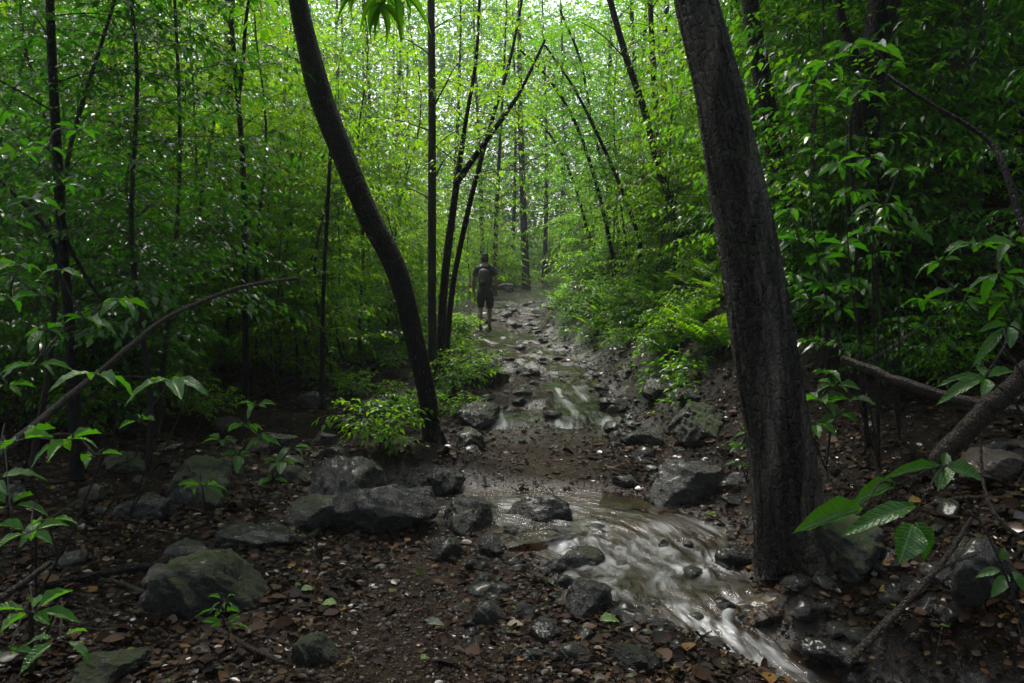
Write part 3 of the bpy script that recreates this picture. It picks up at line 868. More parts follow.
# ------------------------------------------------------------------ litter and gravel
def slope_normal(x, y):
    e = .03
    return unit(np.stack([-(terrain(x + e, y) - terrain(x - e, y)) / (2 * e), -(terrain(x, y + e) - terrain(x, y - e)) / (2 * e), np.ones_like(x)], 1))


def scatter_xy(g, n, ymin, ymax, keep):
    out = []
    while sum(len(a) for a, _ in out) < n:
        y = ymin * (ymax / ymin) ** g.uniform(0, 1, n * 2)
        px = g.uniform(-60, 1084, n * 2); x = (px - 512) / F * y
        k = g.uniform(0, 1, n * 2) < keep(x, y)
        out.append((x[k], y[k]))
    x = np.concatenate([a for a, _ in out])[:n]; y = np.concatenate([b for _, b in out])[:n]
    return x, y


def sdist(x, y):
    best = np.full(x.shape, 9.0)
    for p in ST[::6]:
        best = np.minimum(best, np.hypot(x - p[0], y - p[1]) / p[2])
    return best


def litter():
    g = np.random.default_rng(5)

    def keep(x, y):
        xc = ip(XC, y)
        t = np.exp(-((x - xc) / .6) ** 4)
        k = (1 - .86 * t) * (sdist(x, y) > 1.02)
        return k * (.35 + .65 * smooth(-.35, .25, fbm(x, y, 1.5, 3, 71)))
    x, y = scatter_xy(g, 62000, 2.3, 30, keep)
    nrm = slope_normal(x, y); z = terrain(x, y)
    n = len(x)
    a = g.uniform(0, 6.28, n); d = np.stack([np.cos(a), np.sin(a), g.uniform(-.2, .25, n)], 1)
    nn = nrm + g.normal(0, .42, (n, 3)); L = g.uniform(.018, .052, n) * np.where(g.uniform(0, 1, n) < .10, 2.0, 1) * (1 + .06 * y)
    mb = MB(); pos = np.stack([x, y, z + g.uniform(.002, .022, n)], 1)
    lm = leaf_grid(5, 3, .12, .12, .06, .45); curl = (lm[0] * [1, 1, 1], lm[1])
    add_leaves(mb, pos, d, nn, L, L * g.uniform(.4, .75, n), 0, curl)
    # fine bark chips and leaf crumbs, on the path too
    x, y = scatter_xy(g, 52000, 2.3, 14, lambda a, b: (sdist(a, b) > 1.04) * .9 + 0 * a)
    n = len(x); a = g.uniform(0, 6.28, n); L = g.uniform(.008, .026, n) * (1 + .07 * y)
    add_leaves(mb, np.stack([x, y, terrain(x, y) + g.uniform(.002, .010, n)], 1), np.stack([np.cos(a), np.sin(a), g.uniform(-.3, .5, n)], 1), slope_normal(x, y) + g.normal(0, .5, (n, 3)), L, L * g.uniform(.25, .6, n), 0, LEAF_S)
    tag(mb.build('leaf_litter', M['litter']), kind='stuff')
    # gravel
    def keep2(x, y):
        xc = ip(XC, y)
        return np.maximum(.12, np.exp(-((x - xc) / .7) ** 4)) * (sdist(x, y) > 1.0) + .5 * np.exp(-((x - .35) / .4) ** 2 - ((y - 4.1) / .8) ** 2)
    x, y = scatter_xy(g, 9000, 2.4, 16, keep2); z = terrain(x, y); n = len(x)
    v, f = ICO1
    r = g.uniform(.003, .009, n) * np.where(g.uniform(0, 1, n) < .12, 2.2, 1) * (1 + .04 * y)
    jit = 1 + g.normal(0, .16, (n, len(v), 1))
    vv = v[None] * jit * r[:, None, None] * np.array([1, .9, .65]) + np.stack([x, y, z + r * .2], 1)[:, None]
    ff = (f[None] + (np.arange(n) * len(v))[:, None, None]).reshape(-1, 3)
    mb = MB(); mb.add(vv.reshape(-1, 3), ff, 0); tag(mb.build('gravel', M['gravel']), kind='stuff')
    # twigs and bits of stick too many to count
    mb = MB(); x, y = scatter_xy(g, 1300, 2.4, 14, keep)
    for i in range(len(x)):
        a = g.uniform(0, 6.28); L = g.uniform(.06, .3); p = np.array([x[i], y[i]]); e = p + L * np.array([math.cos(a), math.sin(a)]); m_ = (p + e) / 2 + g.normal(0, .02, 2)
        pts = np.array([[*q, 0] for q in (p, m_, e)]); pts[:, 2] = terrain(pts[:, 0], pts[:, 1]) + .012
        tube(mb, pts, [.004, .0035, .002], 4, cap=False)
    tag(mb.build('twig_litter', M['bark_log']), kind='stuff')


M['gravel'] = plain('gravel', (.026, .0165, .011), .6, .6, 25)
litter()

# ------------------------------------------------------------------ trees told apart in the photograph
def px_path(pts, Y, n=24, dY=0.0):
    """a smooth path through pixels; Y at the base, changing by dY to the top"""
    k = len(pts)
    w = [P(a, b, Y + dY * i / max(k - 1, 1)) for i, (a, b, *_) in enumerate(pts)]
    return spline([tuple(v) for v in w], n)


def rads(pts, Y, n, dY=0.0):
    r = [(q[2] / F) * (Y + dY * i / max(len(pts) - 1, 1)) / 2 for i, q in enumerate(pts)]
    return np.interp(np.linspace(0, 1, n), np.linspace(0, 1, len(r)), r)


def bark_bump(seed, ridge=.05, lump=.06, k=9):
    def f(t, l):
        c, s = np.cos(t), np.sin(t)
        return lump * fbm(c * 1.3 + l * 1.1, s * 1.3 + l * .9, 1, 3, seed) + ridge * fbm(c * k * .5 + l * .35, s * k * .5 - l * .3, 1, 4, seed + 5)
    return f


def own_tree(name, label, pts, Y, bark, crown=None, dY=0.0, seg=14, n=40, extra=None, group=None, seed=0, leafmat='leaf_mid', flare=1.18, branches=(), roots=0, land=False, cat='tree', bump=None, sink=.15):
    g = np.random.default_rng(1000 + seed)
    path = px_path(pts, Y, n, dY); rad = rads(pts, Y, n, dY)
    if extra:                                        # carry the trunk on above the frame
        top, te = path[-1], unit(path[-1] - path[-4])
        e = np.array([top + (te * (1 - u) + np.array([0, 0, 1]) * u) * extra * u for u in np.linspace(.08, 1, 14)])
        path = np.vstack([path, e]); rad = np.concatenate([rad, np.linspace(rad[-1] * .97, rad[-1] * .45, 14)])
    L = np.concatenate([[0], np.cumsum(np.linalg.norm(np.diff(path, axis=0), axis=1))])
    rad = rad * (1 + (flare - 1) * np.exp(-L / (rad[0] * 1.6)))
    base = path[0].copy(); gz = th(base[0], base[1])
    root = empty(name, (base[0], base[1], gz))
    loc = path - [base[0], base[1], gz]
    if sink:
        loc = np.vstack([loc[0] - [0, 0, max(sink, loc[0][2] + .1)], loc]); rad = np.concatenate([[rad[0] * 1.15], rad])
    mb = MB(); tube(mb, loc, rad, seg, 0, bump)
    for k in range(roots):
        a = (-1.5 + 2.9 * k / max(roots - 1, 1) if land else 6.283 * k / roots) + g.uniform(-.25, .25); Lr = rad[1] * g.uniform(1.8, 3.0); u = np.linspace(0, 1, 12)
        rx = np.cos(a + .4 * u * g.uniform(-1, 1)) * (rad[1] * .35 + Lr * u); ry = np.sin(a) * (rad[1] * .35 + Lr * u)
        rz = np.array([th(base[0] + p_, base[1] + q_) - gz for p_, q_ in zip(rx, ry)]) + rad[1] * (1.5 * (1 - u) ** 3.2 - .12 * u - .10)
        tube(mb, np.stack([rx, ry, rz], 1), rad[1] * np.linspace(.5, .12, 12), 14, 0, bump)
    for bp, by, w0, w1 in branches:
        b = px_path(bp, by, 14) - [base[0], base[1], gz]; tube(mb, b, np.linspace(w0 / F * by / 2, w1 / F * by / 2, 14), 8, 0)
    if crown:
        wood, lf = mb, MB()
        for kw in (crown if isinstance(crown, list) else [crown]):
            kw = dict(kw); pth = kw.pop('path', None)
            pth = loc if pth is None else px_path(pth[0], pth[1], 16) - [base[0], base[1], gz]
            rr = rad if len(pth) == len(rad) else np.full(len(pth), .02)
            grow(wood, lf, pth, rr, g=g, **kw)
        c = lf.build('crown', M[leafmat], root)
    mb.build('trunk', M[bark], root)
    tag(root, label, cat, group)
    return root


BIG = dict(reach=2.6, lsize=.15, twig_step=.16, leaf_step=.07, up=.5, droop=.7, tpl=LEAF_S)

own_tree('curved_tree', 'black smooth tree trunk curving up to the left beside the bright green shrub',
         [(434, 462, 19.0), (428, 400, 18.3), (415, 340, 19.0), (396, 270, 21.1), (366, 210, 21.8), (337, 140, 22.5), (319, 90, 22.5), (306, 40, 20.4), (298, 0, 18.3), (292, -60, 16.9)],
         7.0, 'bark_black', dict(t0=.74, nbr=36, **{**BIG, 'reach': 3.4}), extra=4.2, n=60, seg=22, seed=1, leafmat='leaf_mid', roots=5, bump=bark_bump(1, .05, .09))

# the thick leaning trunk on the right
own_tree('thick_tree', 'thick rough trunk with pale bark patches leaning left at the stream edge',
         [(792, 566, 66.5), (788, 520, 64.8), (778, 440, 62.3), (768, 380, 61.5), (757, 300, 58.1), (746, 240, 55.6), (733, 170, 51.5), (720, 100, 47.3), (706, 40, 44.0), (696, 0, 41.5), (684, -60, 39.0)],
         4.7, 'bark_thick', dict(t0=.93, nbr=46, **{**BIG, 'reach': 3.6}), extra=5.5, n=150, seg=110, seed=2, leafmat='leaf_deep', flare=1.14, roots=4, land=True, bump=bark_bump(2, .13, .09, 18))
own_tree('dark_tree', 'dark trunk emerging just behind the thick leaning trunk',
         [(800, 330, 22), (792, 280, 20), (778, 180, 19), (764, 90, 18), (752, 20, 17), (746, -40, 16)], 8.2, 'bark_black', dict(t0=.76, nbr=26, **BIG), extra=3, seg=14, seed=3, leafmat='leaf_deep', bump=bark_bump(3))
own_tree('dark_tree', 'black bent trunk midway between the thick trunk and the reddish trunk',
         [(908, 330, 34), (896, 290, 30), (882, 220, 28), (868, 140, 27), (868, 90, 28), (880, 30, 30), (888, -40, 29)], 7.0, 'bark_black', dict(t0=.72, nbr=34, **{**BIG, 'reach': 3.2}), extra=4.5, seg=18, seed=4, leafmat='leaf_deep', bump=bark_bump(4),
         branches=[([(868, 95), (856, 60), (842, 20), (835, -30)], 7.0, 12, 8)])
own_tree('rough_tree', 'brown rough trunk standing upright on the right slope',
         [(962, 300, 40), (964, 250, 35), (965, 150, 32), (968, 60, 31), (972, 0, 30), (975, -50, 29)], 8.0, 'bark_thick', dict(t0=.74, nbr=34, **{**BIG, 'reach': 3.4}), extra=5, seg=20, seed=5, leafmat='leaf_deep', bump=bark_bump(5))
own_tree('dark_tree', 'dark upright trunk behind the brown rough trunk at the edge',
         [(1004, 250, 36), (1002, 150, 33), (1000, 60, 31), (1000, -50, 29)], 10.0, 'bark_black', dict(t0=.76, nbr=26, **BIG), extra=4, seg=16, seed=6, leafmat='leaf_deep', bump=bark_bump(6))
own_tree('pale_tree', 'straight slender pale-barked trunk to the right of the curved trunk',
         [(433, 372, 9.3), (432, 300, 8.5), (432, 200, 8.5), (432, 100, 7.6), (431, 0, 7.6), (431, -60, 6.8)], 10.5, 'bark_stem', dict(t0=.3, nbr=20, reach=1.3, lsize=.085, twig_step=.09, leaf_step=.042), extra=2.5, seg=10, seed=7, leafmat='leaf_bright')
own_tree('forked_tree', 'forked dark tree by the trail with a branch reaching over the hiker',
         [(440, 372, 9.4), (443, 300, 8.6), (449, 240, 7.9), (457, 182, 6.5), (466, 120, 4.3), (476, 60, 3.6), (480, -10, 2.9)], 11.0, 'bark_black', [dict(t0=.55, nbr=12, reach=1.2, lsize=.085, twig_step=.09, leaf_step=.042), dict(path=([(457, 182), (482, 148), (506, 113), (522, 88), (545, 40)], 11.0), t0=.4, nbr=9, reach=1.0, lsize=.085, twig_step=.09, leaf_step=.042)], seg=10, seed=8, leafmat='leaf_bright',
         branches=[([(455, 185), (481, 148), (506, 113), (522, 88), (545, 40)], 11.0, 7, 2.5)])
own_tree('leaning_tree', 'thin dark stem leaning right in front of the hiker',
         [(446, 352, 6.4), (453, 285, 5.6), (466, 220, 5.6), (479, 167, 4.8), (494, 113, 4.0), (510, 60, 3.2), (522, 0, 2.4)], 12.0, 'bark_black', dict(t0=.4, nbr=14, reach=1.2, lsize=.085, twig_step=.09, leaf_step=.042), seg=8, seed=9, leafmat='leaf_bright')
own_tree('leaning_tree', 'slender dark trunk leaning left from the right slope above the bank',
         [(678, 215, 8.5), (661, 175, 7.6), (645, 113, 6.8), (627, 60, 6.8), (610, 0, 6.0), (600, -40, 5.1)], 13.0, 'bark_black', dict(t0=.45, nbr=18, reach=1.5, lsize=.09, twig_step=.09, leaf_step=.042), seg=10, seed=10, extra=2, leafmat='leaf_mid')
own_tree('leaning_tree', 'thin trunk right beside the slender leaning trunk on the right slope',
         [(672, 200, 6.8), (664, 170, 6.0), (657, 121, 6.0), (653, 60, 6.0), (650, 0, 5.1), (648, -40, 5.1)], 15.0, 'bark_far', dict(t0=.45, nbr=16, reach=1.5, lsize=.09, twig_step=.09, leaf_step=.042), seg=10, seed=11, extra=2, leafmat='leaf_mid')
own_tree('young_tree', 'tall thin black stem rising through the dark foliage near the left edge',
         [(76, 430, 11), (70, 330, 10), (63, 250, 10), (57, 150, 9), (52, 60, 9), (50, 0, 8), (48, -50, 8)], 6.0, 'bark_black', dict(t0=.42, nbr=16, reach=1.2, lsize=.09, twig_step=.09, leaf_step=.042), extra=2.5, seg=10, seed=12, leafmat='leaf_deep',
         branches=[([(68, 300), (50, 235), (25, 205), (0, 180)], 6.0, 6, 4), ([(66, 240), (85, 275), (102, 300)], 6.0, 5, 3)])
own_tree('young_tree', 'thin forked stem standing left of the curved trunk',
         [(246, 390, 7), (245, 300, 6), (243, 170, 6), (238, 100, 5), (232, 30, 5), (229, -40, 4)], 9.0, 'bark_black', dict(t0=.3, nbr=18, reach=1.25, lsize=.085, twig_step=.09, leaf_step=.042), extra=1.5, seg=8, seed=13, leafmat='leaf_bright',
         branches=[([(238, 100), (243, 60), (246, 20), (252, -20)], 9.0, 5, 3)])
own_tree('young_tree', 'thin stem on the bare ground left of the puddle',
         [(321, 424, 6), (322, 380, 5), (323, 300, 4), (328, 200, 4), (333, 100, 3)], 9.0, 'bark_black', dict(t0=.35, nbr=16, reach=1.0, lsize=.07), seg=8, seed=14, leafmat='leaf_bright')
own_tree('young_tree', 'straight greyish trunk behind the thin forked stem',
         [(228, 360, 11), (228, 250, 10), (228, 120, 10), (229, 0, 9), (229, -60, 9)], 13.0, 'bark_far', dict(t0=.4, nbr=18, reach=1.6, lsize=.09, twig_step=.09, leaf_step=.042), extra=3, seg=10, seed=15, leafmat='leaf_mid')
own_tree('young_tree', 'thin black stem right of the thick leaning trunk on the dark slope',
         [(868, 445, 6), (862, 380, 5), (858, 300, 5), (853, 200, 4), (850, 120, 4)], 5.6, 'bark_black', dict(t0=.35, nbr=12, reach=.75, lsize=.09, twig_step=.09, leaf_step=.042), seg=8, seed=16, leafmat='leaf_deep')
# arching stems over the trail from the right slope
for k, (pts, Y, lab) in enumerate([
        ([(614, 262, 4.2), (604, 215, 4.2), (592, 170, 3.5), (574, 120, 3.5), (548, 78, 2.8), (520, 50, 2.1)], 15, 'thin stem arching left over the trail, lowest of the arching stems'),
        ([(640, 240, 4.2), (622, 190, 4.2), (600, 140, 3.5), (575, 90, 2.8), (545, 45, 2.1)], 14, 'thin arching stem just above the lowest arching stem'),
        ([(600, 268, 3.5), (588, 232, 3.5), (576, 190, 2.8), (560, 150, 2.8), (540, 122, 2.1)], 19, 'small arching stem nearest the hazy gap over the trail'),
        ([(622, 250, 3.5), (612, 200, 3.5), (596, 140, 2.8), (580, 60, 2.8), (560, 10, 2.1)], 17, 'upright bowed stem among the arching stems over the trail')]):
    own_tree('arching_tree', lab, pts, Y, 'bark_black', dict(t0=.2, nbr=26, reach=1.5, lsize=.09, twig_step=.085, leaf_step=.042, up=.35), seg=8, seed=30 + k, leafmat='leaf_mid')

# ------------------------------------------------------------------ saplings
def sapling_proto(seed, H, nbr, reach, lsize, wr, bark='bark_stem', t0=.14, rad=.022):
    g = np.random.default_rng(seed)
    n = 18; s = np.linspace(0, 1, n)
    a = g.uniform(0, 6.28); lean = g.uniform(.02, .14) * H
    path = np.stack([lean * s ** 1.6 * math.cos(a) + .03 * H * np.sin(s * 5 + seed) + .015 * H * np.sin(s * 11 + seed * 2), lean * s ** 1.6 * math.sin(a) + .03 * H * np.cos(s * 4 + seed) - .03 * H, s * H - .15 * (s == 0)], 1)
    r = np.linspace(rad, rad * .2, n)
    wood, lf, tr = MB(), MB(), MB()
    tube(tr, path, r, 7)
    grow(wood, lf, path, r, t0, nbr, reach, lsize, g, twig_step=.10, leaf_step=.5 * lsize * (wr / .48) ** .5, wr=wr, up=g.uniform(.3, .75), droop=g.uniform(.7, 1.1))
    return [tr.mesh('sapling_trunk', [M[bark]]), wood.mesh('sapling_branches', [M[bark]]), lf.mesh('sapling_crown', [M['leaf_bright']])]


PROTO = {}
KINDS = [(3.4, 40, 1.1, .075, .5, 'short'), (5.2, 58, 1.25, .085, .45, 'tall'), (6.8, 74, 1.4, .08, .55, 'very tall'), (4.4, 50, 1.35, .07, .5, 'bushy'), (5.0, 40, 1.3, .13, .30, 'narrow-leafed'), (4.0, 32, 1.2, .155, .5, 'large-leafed')]
for i, (H, nbr, rc, ls, wr_, nm) in enumerate(KINDS):
    base = sapling_proto(50 + i, H, nbr, rc, ls, wr_, rad=.009 + .003 * H)
    PROTO[i] = {}
    for mk in ('leaf_bright', 'leaf_mid', 'leaf_deep'):
        c = base[2] if mk == 'leaf_bright' else base[2].copy()
        c.materials[0] = M[mk]; PROTO[i][mk] = (base[0], base[1], c)

TONE = {'leaf_bright': 'bright', 'leaf_mid': 'green', 'leaf_deep': 'dark'}


def plant3(name, meshes, loc, rz, sc, parts=('trunk', 'branches', 'crown')):
    root = empty(name, loc, rz); root.scale = (sc, sc, sc)
    for nm, me in zip(parts, meshes):
        link(nm, me, root)
    return root


def zone(px, Y, side):
    if side < 0:
        if Y < 9: return 'in the dark left thicket' if px < 170 else 'left of the curved trunk'
        if Y < 16: return 'in the middle left thicket' if px < 200 else 'well behind the curved trunk'
        return 'in the deep left woods' if px < 230 else 'in the woods left of the hiker'
    if Y < 9: return 'just right of the thick trunk'
    if Y < 16: return 'up the slope beyond the thick trunk' if px > 740 else 'between trail and thick trunk'
    return 'high above the right slope' if px > 740 else 'on the bank by the trail bend'


HIKER_Y = 18.4


def clear_ok(x, Y, rad_px):
    """keep the view down the trail open"""
    px = 512 + F * x / Y
    if Y < 30 and 470 - rad_px < px < 585 + rad_px:
        return False
    if Y < 12 and 410 - rad_px < px < 640 + rad_px:
        return False
    return True


placed = []


def scatter_saplings(n, side, y0, y1, seed, tones, mind=.8, hmin=0, offs=1.5, maxx=None, scl=(.8, 1.2)):
    g = np.random.default_rng(seed); c = 0; t = 0
    while c < n and t < n * 60:
        t += 1
        Y = y0 + (y1 - y0) * g.uniform(0, 1) ** .85
        px = g.uniform(-70, 560) if side < 0 else g.uniform(540, 1090)
        x = (px - 512) / F * Y
        xc = float(ip(XC, Y)); xr = float(ip(XR, Y))
        if side < 0 and x > xc - offs: continue
        if side > 0 and x < xr + .35 + offs * .3: continue
        i = int(g.choice(6, p=[.15, .20, .20, .15, .15, .15])); s = g.uniform(*scl); reach = KINDS[i][2] * s * .75
        if not clear_ok(x, Y, reach / Y * F * (.9 if Y > 12 else 1)): continue
        if side < 0 and Y < 9.6 and 130 < px < 440: continue
        if side > 0 and Y < 8.6 and 835 < px < 1015: continue          # the open littered ground
        if any((x - a) ** 2 + (Y - b) ** 2 < mind ** 2 for a, b in placed): continue
        placed.append((x, Y))
        mk = tones(px, Y, g)
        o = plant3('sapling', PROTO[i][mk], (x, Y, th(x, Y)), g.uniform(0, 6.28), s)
        z = zone(px, Y, side)
        reg(o, KINDS[i][5] + ' ' + TONE[mk] + ' sapling', z, 'sapling', 'saplings ' + z)
        c += 1
    print('saplings', side, c, 'of', n)


def tone_left(px, Y, g):  # leaf colour carries the shade: darker close by and toward the left edge
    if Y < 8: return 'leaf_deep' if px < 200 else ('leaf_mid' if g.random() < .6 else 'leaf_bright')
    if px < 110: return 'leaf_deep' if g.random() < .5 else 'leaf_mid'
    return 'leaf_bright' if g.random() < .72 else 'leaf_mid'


def tone_right(px, Y, g):  # deeper shade right of the thick trunk is put into the leaf colour
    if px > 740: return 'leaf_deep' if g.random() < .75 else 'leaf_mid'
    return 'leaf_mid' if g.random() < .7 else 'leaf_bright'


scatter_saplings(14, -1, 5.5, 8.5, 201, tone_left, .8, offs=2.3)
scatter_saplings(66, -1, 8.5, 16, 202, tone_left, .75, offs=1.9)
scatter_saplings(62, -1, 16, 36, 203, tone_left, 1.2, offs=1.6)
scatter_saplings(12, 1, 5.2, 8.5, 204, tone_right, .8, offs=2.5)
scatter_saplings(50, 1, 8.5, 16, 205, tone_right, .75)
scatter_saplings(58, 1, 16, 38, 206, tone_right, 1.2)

# tall forest trees
def tall_proto(seed, H, r, leafmat, lsize=.17):
    g = np.random.default_rng(seed); n = 22; s = np.linspace(0, 1, n)
    path = np.stack([.25 * np.sin(s * 3 + seed), .25 * np.cos(s * 2.6 + seed) - .25 * math.cos(seed), s * H - .3 * (s == 0)], 1)
    rr = r * (1 - .8 * s) * (1 + .35 * np.exp(-s * H / .5))
    wood, lf, tr = MB(), MB(), MB()
    tube(tr, path, rr, 12, 0, bark_bump(seed, .05, .05))
    grow(wood, lf, path, rr, .26, 60, 3.0, lsize, g, twig_step=.3, leaf_step=.08, up=.45, droop=.75)
    return [tr.mesh('tree_trunk', [M['bark_far']]), wood.mesh('tree_branches', [M['bark_far']]), lf.mesh('tree_crown', [M[leafmat]])]


TALL = [tall_proto(71, 15, .13, 'leaf_mid'), tall_proto(72, 19, .17, 'leaf_mid'), tall_proto(73, 13, .11, 'leaf_bright')]
for k, (px, Y, v, s, lab) in enumerate([
        (525, 40, 1, 1.15, 'straight tall trunk rising behind the hiker in the haze'),
        (543, 47, 0, 1.2, 'straight hazy trunk just right of the tall trunk behind the hiker'),
        (561, 54, 1, 1.1, 'faint trunk in the haze at the end of the trail'),
        (508, 45, 2, 1.2, 'thin faint trunk just left of the tall trunk behind the hiker'),
        (496, 34, 2, 1.05, 'slender trunk directly above the hiker'),
        (405, 25, 2, .95, 'slim tall tree standing between the curved trunk and the pale slender trunk'),
        (640, 27, 2, 1.0, 'slim tall tree on the right bank behind the arching stems'),
        (455, 33, 0, .95, 'tall tree just left of the hiker deep in the woods'),
        (612, 35, 0, .95, 'tall tree right of the hazy gap where the trail bends'),
        (668, 21, 2, .9, 'tall tree above the right bank behind the slender leaning trunk'),
        (478, 38, 0, 1.0, 'upright trunk in the woods left above the hiker')]):
    x = (px - 512) / F * Y
    o = plant3('tall_tree', TALL[v], (x, Y, th(x, Y)), k * 1.3, s); tag(o, lab, 'tree'); placed.append((x, Y))


def tall_scatter(n, side, y0, y1, seed, mind=2.4):
    g = np.random.default_rng(seed); c = t = 0
    while c < n and t < 6000:
        t += 1
        Y = g.uniform(y0, y1); px = g.uniform(-60, 470) if side < 0 else g.uniform(600, 1084)
        if Y > 42:
            px = g.uniform(-40, 1064)
            if 430 < px < 640 or (330 < px < 640 and Y < 58): continue
        x = (px - 512) / F * Y
        if Y < 42 and side < 0 and x > ip(XC, Y) - 3: continue
        if Y < 42 and side > 0 and x < ip(XR, Y) + 3: continue
        if any((x - a) ** 2 + (Y - b) ** 2 < (mind if Y2 else .6) ** 2 for a, b in placed[-60:] for Y2 in [True]): continue
        placed.append((x, Y)); v = int(g.integers(0, 3))
        o = plant3('tall_tree', TALL[v], (x, Y, th(x, Y)), g.uniform(0, 6.28), g.uniform(.85, 1.2))
        where = ('in the far woods beyond the bend' if Y > 42 else 'in the woods behind the curved trunk' if side < 0 else 'on the right slope behind the saplings')
        reg(o, 'tall straight forest tree', where, 'tree', 'tall trees ' + where); c += 1
    print('tall', c, n)


tall_scatter(10, -1, 25, 40, 301)
tall_scatter(11, 1, 12, 36, 302)
tall_scatter(30, 1, 43, 66, 303, 2.4)

# ------------------------------------------------------------------ shrubs, ferns
def shrub_proto(seed, n_st, H, reach, lsize, leafmat, pinnate=False):
    g = np.random.default_rng(seed); wood, lf = MB(), MB()
    for k in range(n_st):
        a = 6.28 * k / n_st + g.uniform(-.4, .4); h = H * g.uniform(.6, 1.1); sp = reach * g.uniform(.4, 1.0)
        s = np.linspace(0, 1, 9)
        path = np.stack([sp * s ** 1.4 * math.cos(a), sp * s ** 1.4 * math.sin(a), h * (s - .28 * s ** 3) - .04 * (s == 0)], 1)
        tube(wood, path, np.linspace(.006, .002, 9), 4, cap=False)
        if pinnate:
            nl = 15; u = np.linspace(.18, 1, nl); i = np.minimum((u * 8).astype(int), 7); b = path[i] + (path[i + 1] - path[i]) * (u * 8 - i)[:, None]; td = unit(path[i + 1] - path[i])
            for sd in (-1, 1):
                sv = np.cross(td, [0, 0, 1.0]) * sd
                add_leaves(lf, b, sv * .9 + td * .55 + [0, 0, -.15], np.cross(sv * sd, td) * -1 + [0, 0, 1.2] + g.normal(0, .2, (nl, 3)), lsize * np.sin(u * 2.6 + .35) * g.uniform(.85, 1.1, nl), lsize * .33, 0, LEAF_M)
        else:
            grow(wood, lf, path, np.linspace(.006, .002, 9), .25, 5, .32, lsize, g, twig_step=.10, leaf_step=.055, up=.6, droop=.9)
    return [wood.mesh('shrub_stems', [M['bark_stem']]), lf.mesh('shrub_foliage', [M[leafmat]])]


def bush_proto(seed, leafmat):
    g = np.random.default_rng(seed); wood, lf = MB(), MB()
    for k in range(9):
        a = 6.28 * k / 9 + g.uniform(-.4, .4); h = g.uniform(1.0, 2.1); sp = g.uniform(.2, .9); s = np.linspace(0, 1, 10)
        path = np.stack([sp * s ** 1.3 * math.cos(a), sp * s ** 1.3 * math.sin(a), h * s - .05 * (s == 0)], 1)
        tube(wood, path, np.linspace(.012, .003, 10), 5, cap=False)
        grow(wood, lf, path, np.linspace(.012, .003, 10), .12, 13, .7, .095, g, twig_step=.12, leaf_step=.05, up=.5, droop=.9)
    return [wood.mesh('bush_stems', [M['bark_stem']]), lf.mesh('bush_foliage', [M[leafmat]])]


BUSH = [bush_proto(87, 'leaf_bright'), bush_proto(88, 'leaf_mid'), bush_proto(89, 'leaf_deep')]


def scatter_bush(n, x0, x1, y0, y1, seed, vs, where):
    g = np.random.default_rng(seed); c = t = 0
    while c < n and t < 4000:
        t += 1
        Y = g.uniform(y0, y1); px = g.uniform(x0, x1); x = (px - 512) / F * Y
        if ip(XC, Y) - 1.9 < x < ip(XR, Y) + .7 or not clear_ok(x, Y, .7 / Y * F): continue
        o = plant3('bush', BUSH[int(g.choice(vs))], (x, Y, th(x, Y)), g.uniform(0, 6.28), g.uniform(.7, 1.15) * (1.9 if Y > 36 else 1), ('stems', 'foliage'))
        reg(o, 'dense leafy bush', where, 'bush', 'bushes ' + where); c += 1


SHRUB = [shrub_proto(81, 9, .55, .45, .07, 'leaf_bushy'), shrub_proto(82, 8, .8, .5, .08, 'leaf_mid'), shrub_proto(83, 9, .6, .6, .12, 'leaf_bushy', True), shrub_proto(84, 8, .5, .5, .07, 'leaf_deep')]


def shrub(px, py, var, sc, name, label=None, where=None):
    g_ = G(px, py)
    o = plant3(name, SHRUB[var], (g_.x, g_.y, g_.z), random.uniform(0, 6.28), sc, ('stems', 'foliage'))
    if label: tag(o, label, name if name != 'fern_plant' else 'fern')
    else: reg(o, 'low leafy shrub' if name == 'shrub' else 'bright feathery fern', where, name if name == 'shrub' else 'fern', name + 's ' + where)


for k, (px, py, v, sc, lab) in enumerate([
        (380, 452, 0, 1.0, 'bright green leafy shrub at the foot of the curved trunk'),
        (398, 432, 1, .75, 'bright shrub pressed against the curved trunk on its left side'),
        (462, 420, 0, .7, 'bright shrub just right of the foot of the curved trunk'),
        (455, 396, 0, 1.15, 'bright shrub behind the curved trunk beside the pale slender trunk'),
        (470, 385, 0, 1.2, 'bright shrub growing over the rock ledge beside the trail')]):
    shrub(px, py, v, sc, 'shrub', lab)
g = np.random.default_rng(91)
scatter_bush(34, -40, 430, 13, 26, 401, [0, 0, 1], 'under the trees left of the trail')
scatter_bush(6, -40, 130, 7.5, 10, 402, [1, 2], 'in the dark left thicket')
scatter_bush(22, 600, 1060, 11, 26, 403, [1, 1, 2], 'on the slope right of the trail')
scatter_bush(8, 830, 1060, 7, 10, 405, [2], 'in the dark right thicket')
scatter_bush(44, 380, 720, 36, 57, 404, [0, 0, 1], 'in the hazy woods beyond the bend')
for k in range(48):
    shrub(g.uniform(585, 735), g.uniform(250, 358), 2 if g.random() < .6 else 0, g.uniform(.55, 1.1), 'fern_plant', None, 'on the bank before the thick trunk')
for k in range(26):
    shrub(g.uniform(556, 660), g.uniform(262, 335), int(g.integers(0, 3)), g.uniform(.8, 1.2), 'shrub', None, 'on the far part of the right bank')
for k in range(16):
    shrub(g.uniform(150, 430), g.uniform(342, 366), int(g.choice([0, 1, 3])), g.uniform(.6, 1.0), 'shrub', None, 'behind the open ground left')
for k in range(24):
    shrub(g.uniform(40, 425), g.uniform(345, 378), int(g.choice([0, 0, 1])), g.uniform(.7, 1.15), 'shrub', None, 'at the thicket foot left of the trail')
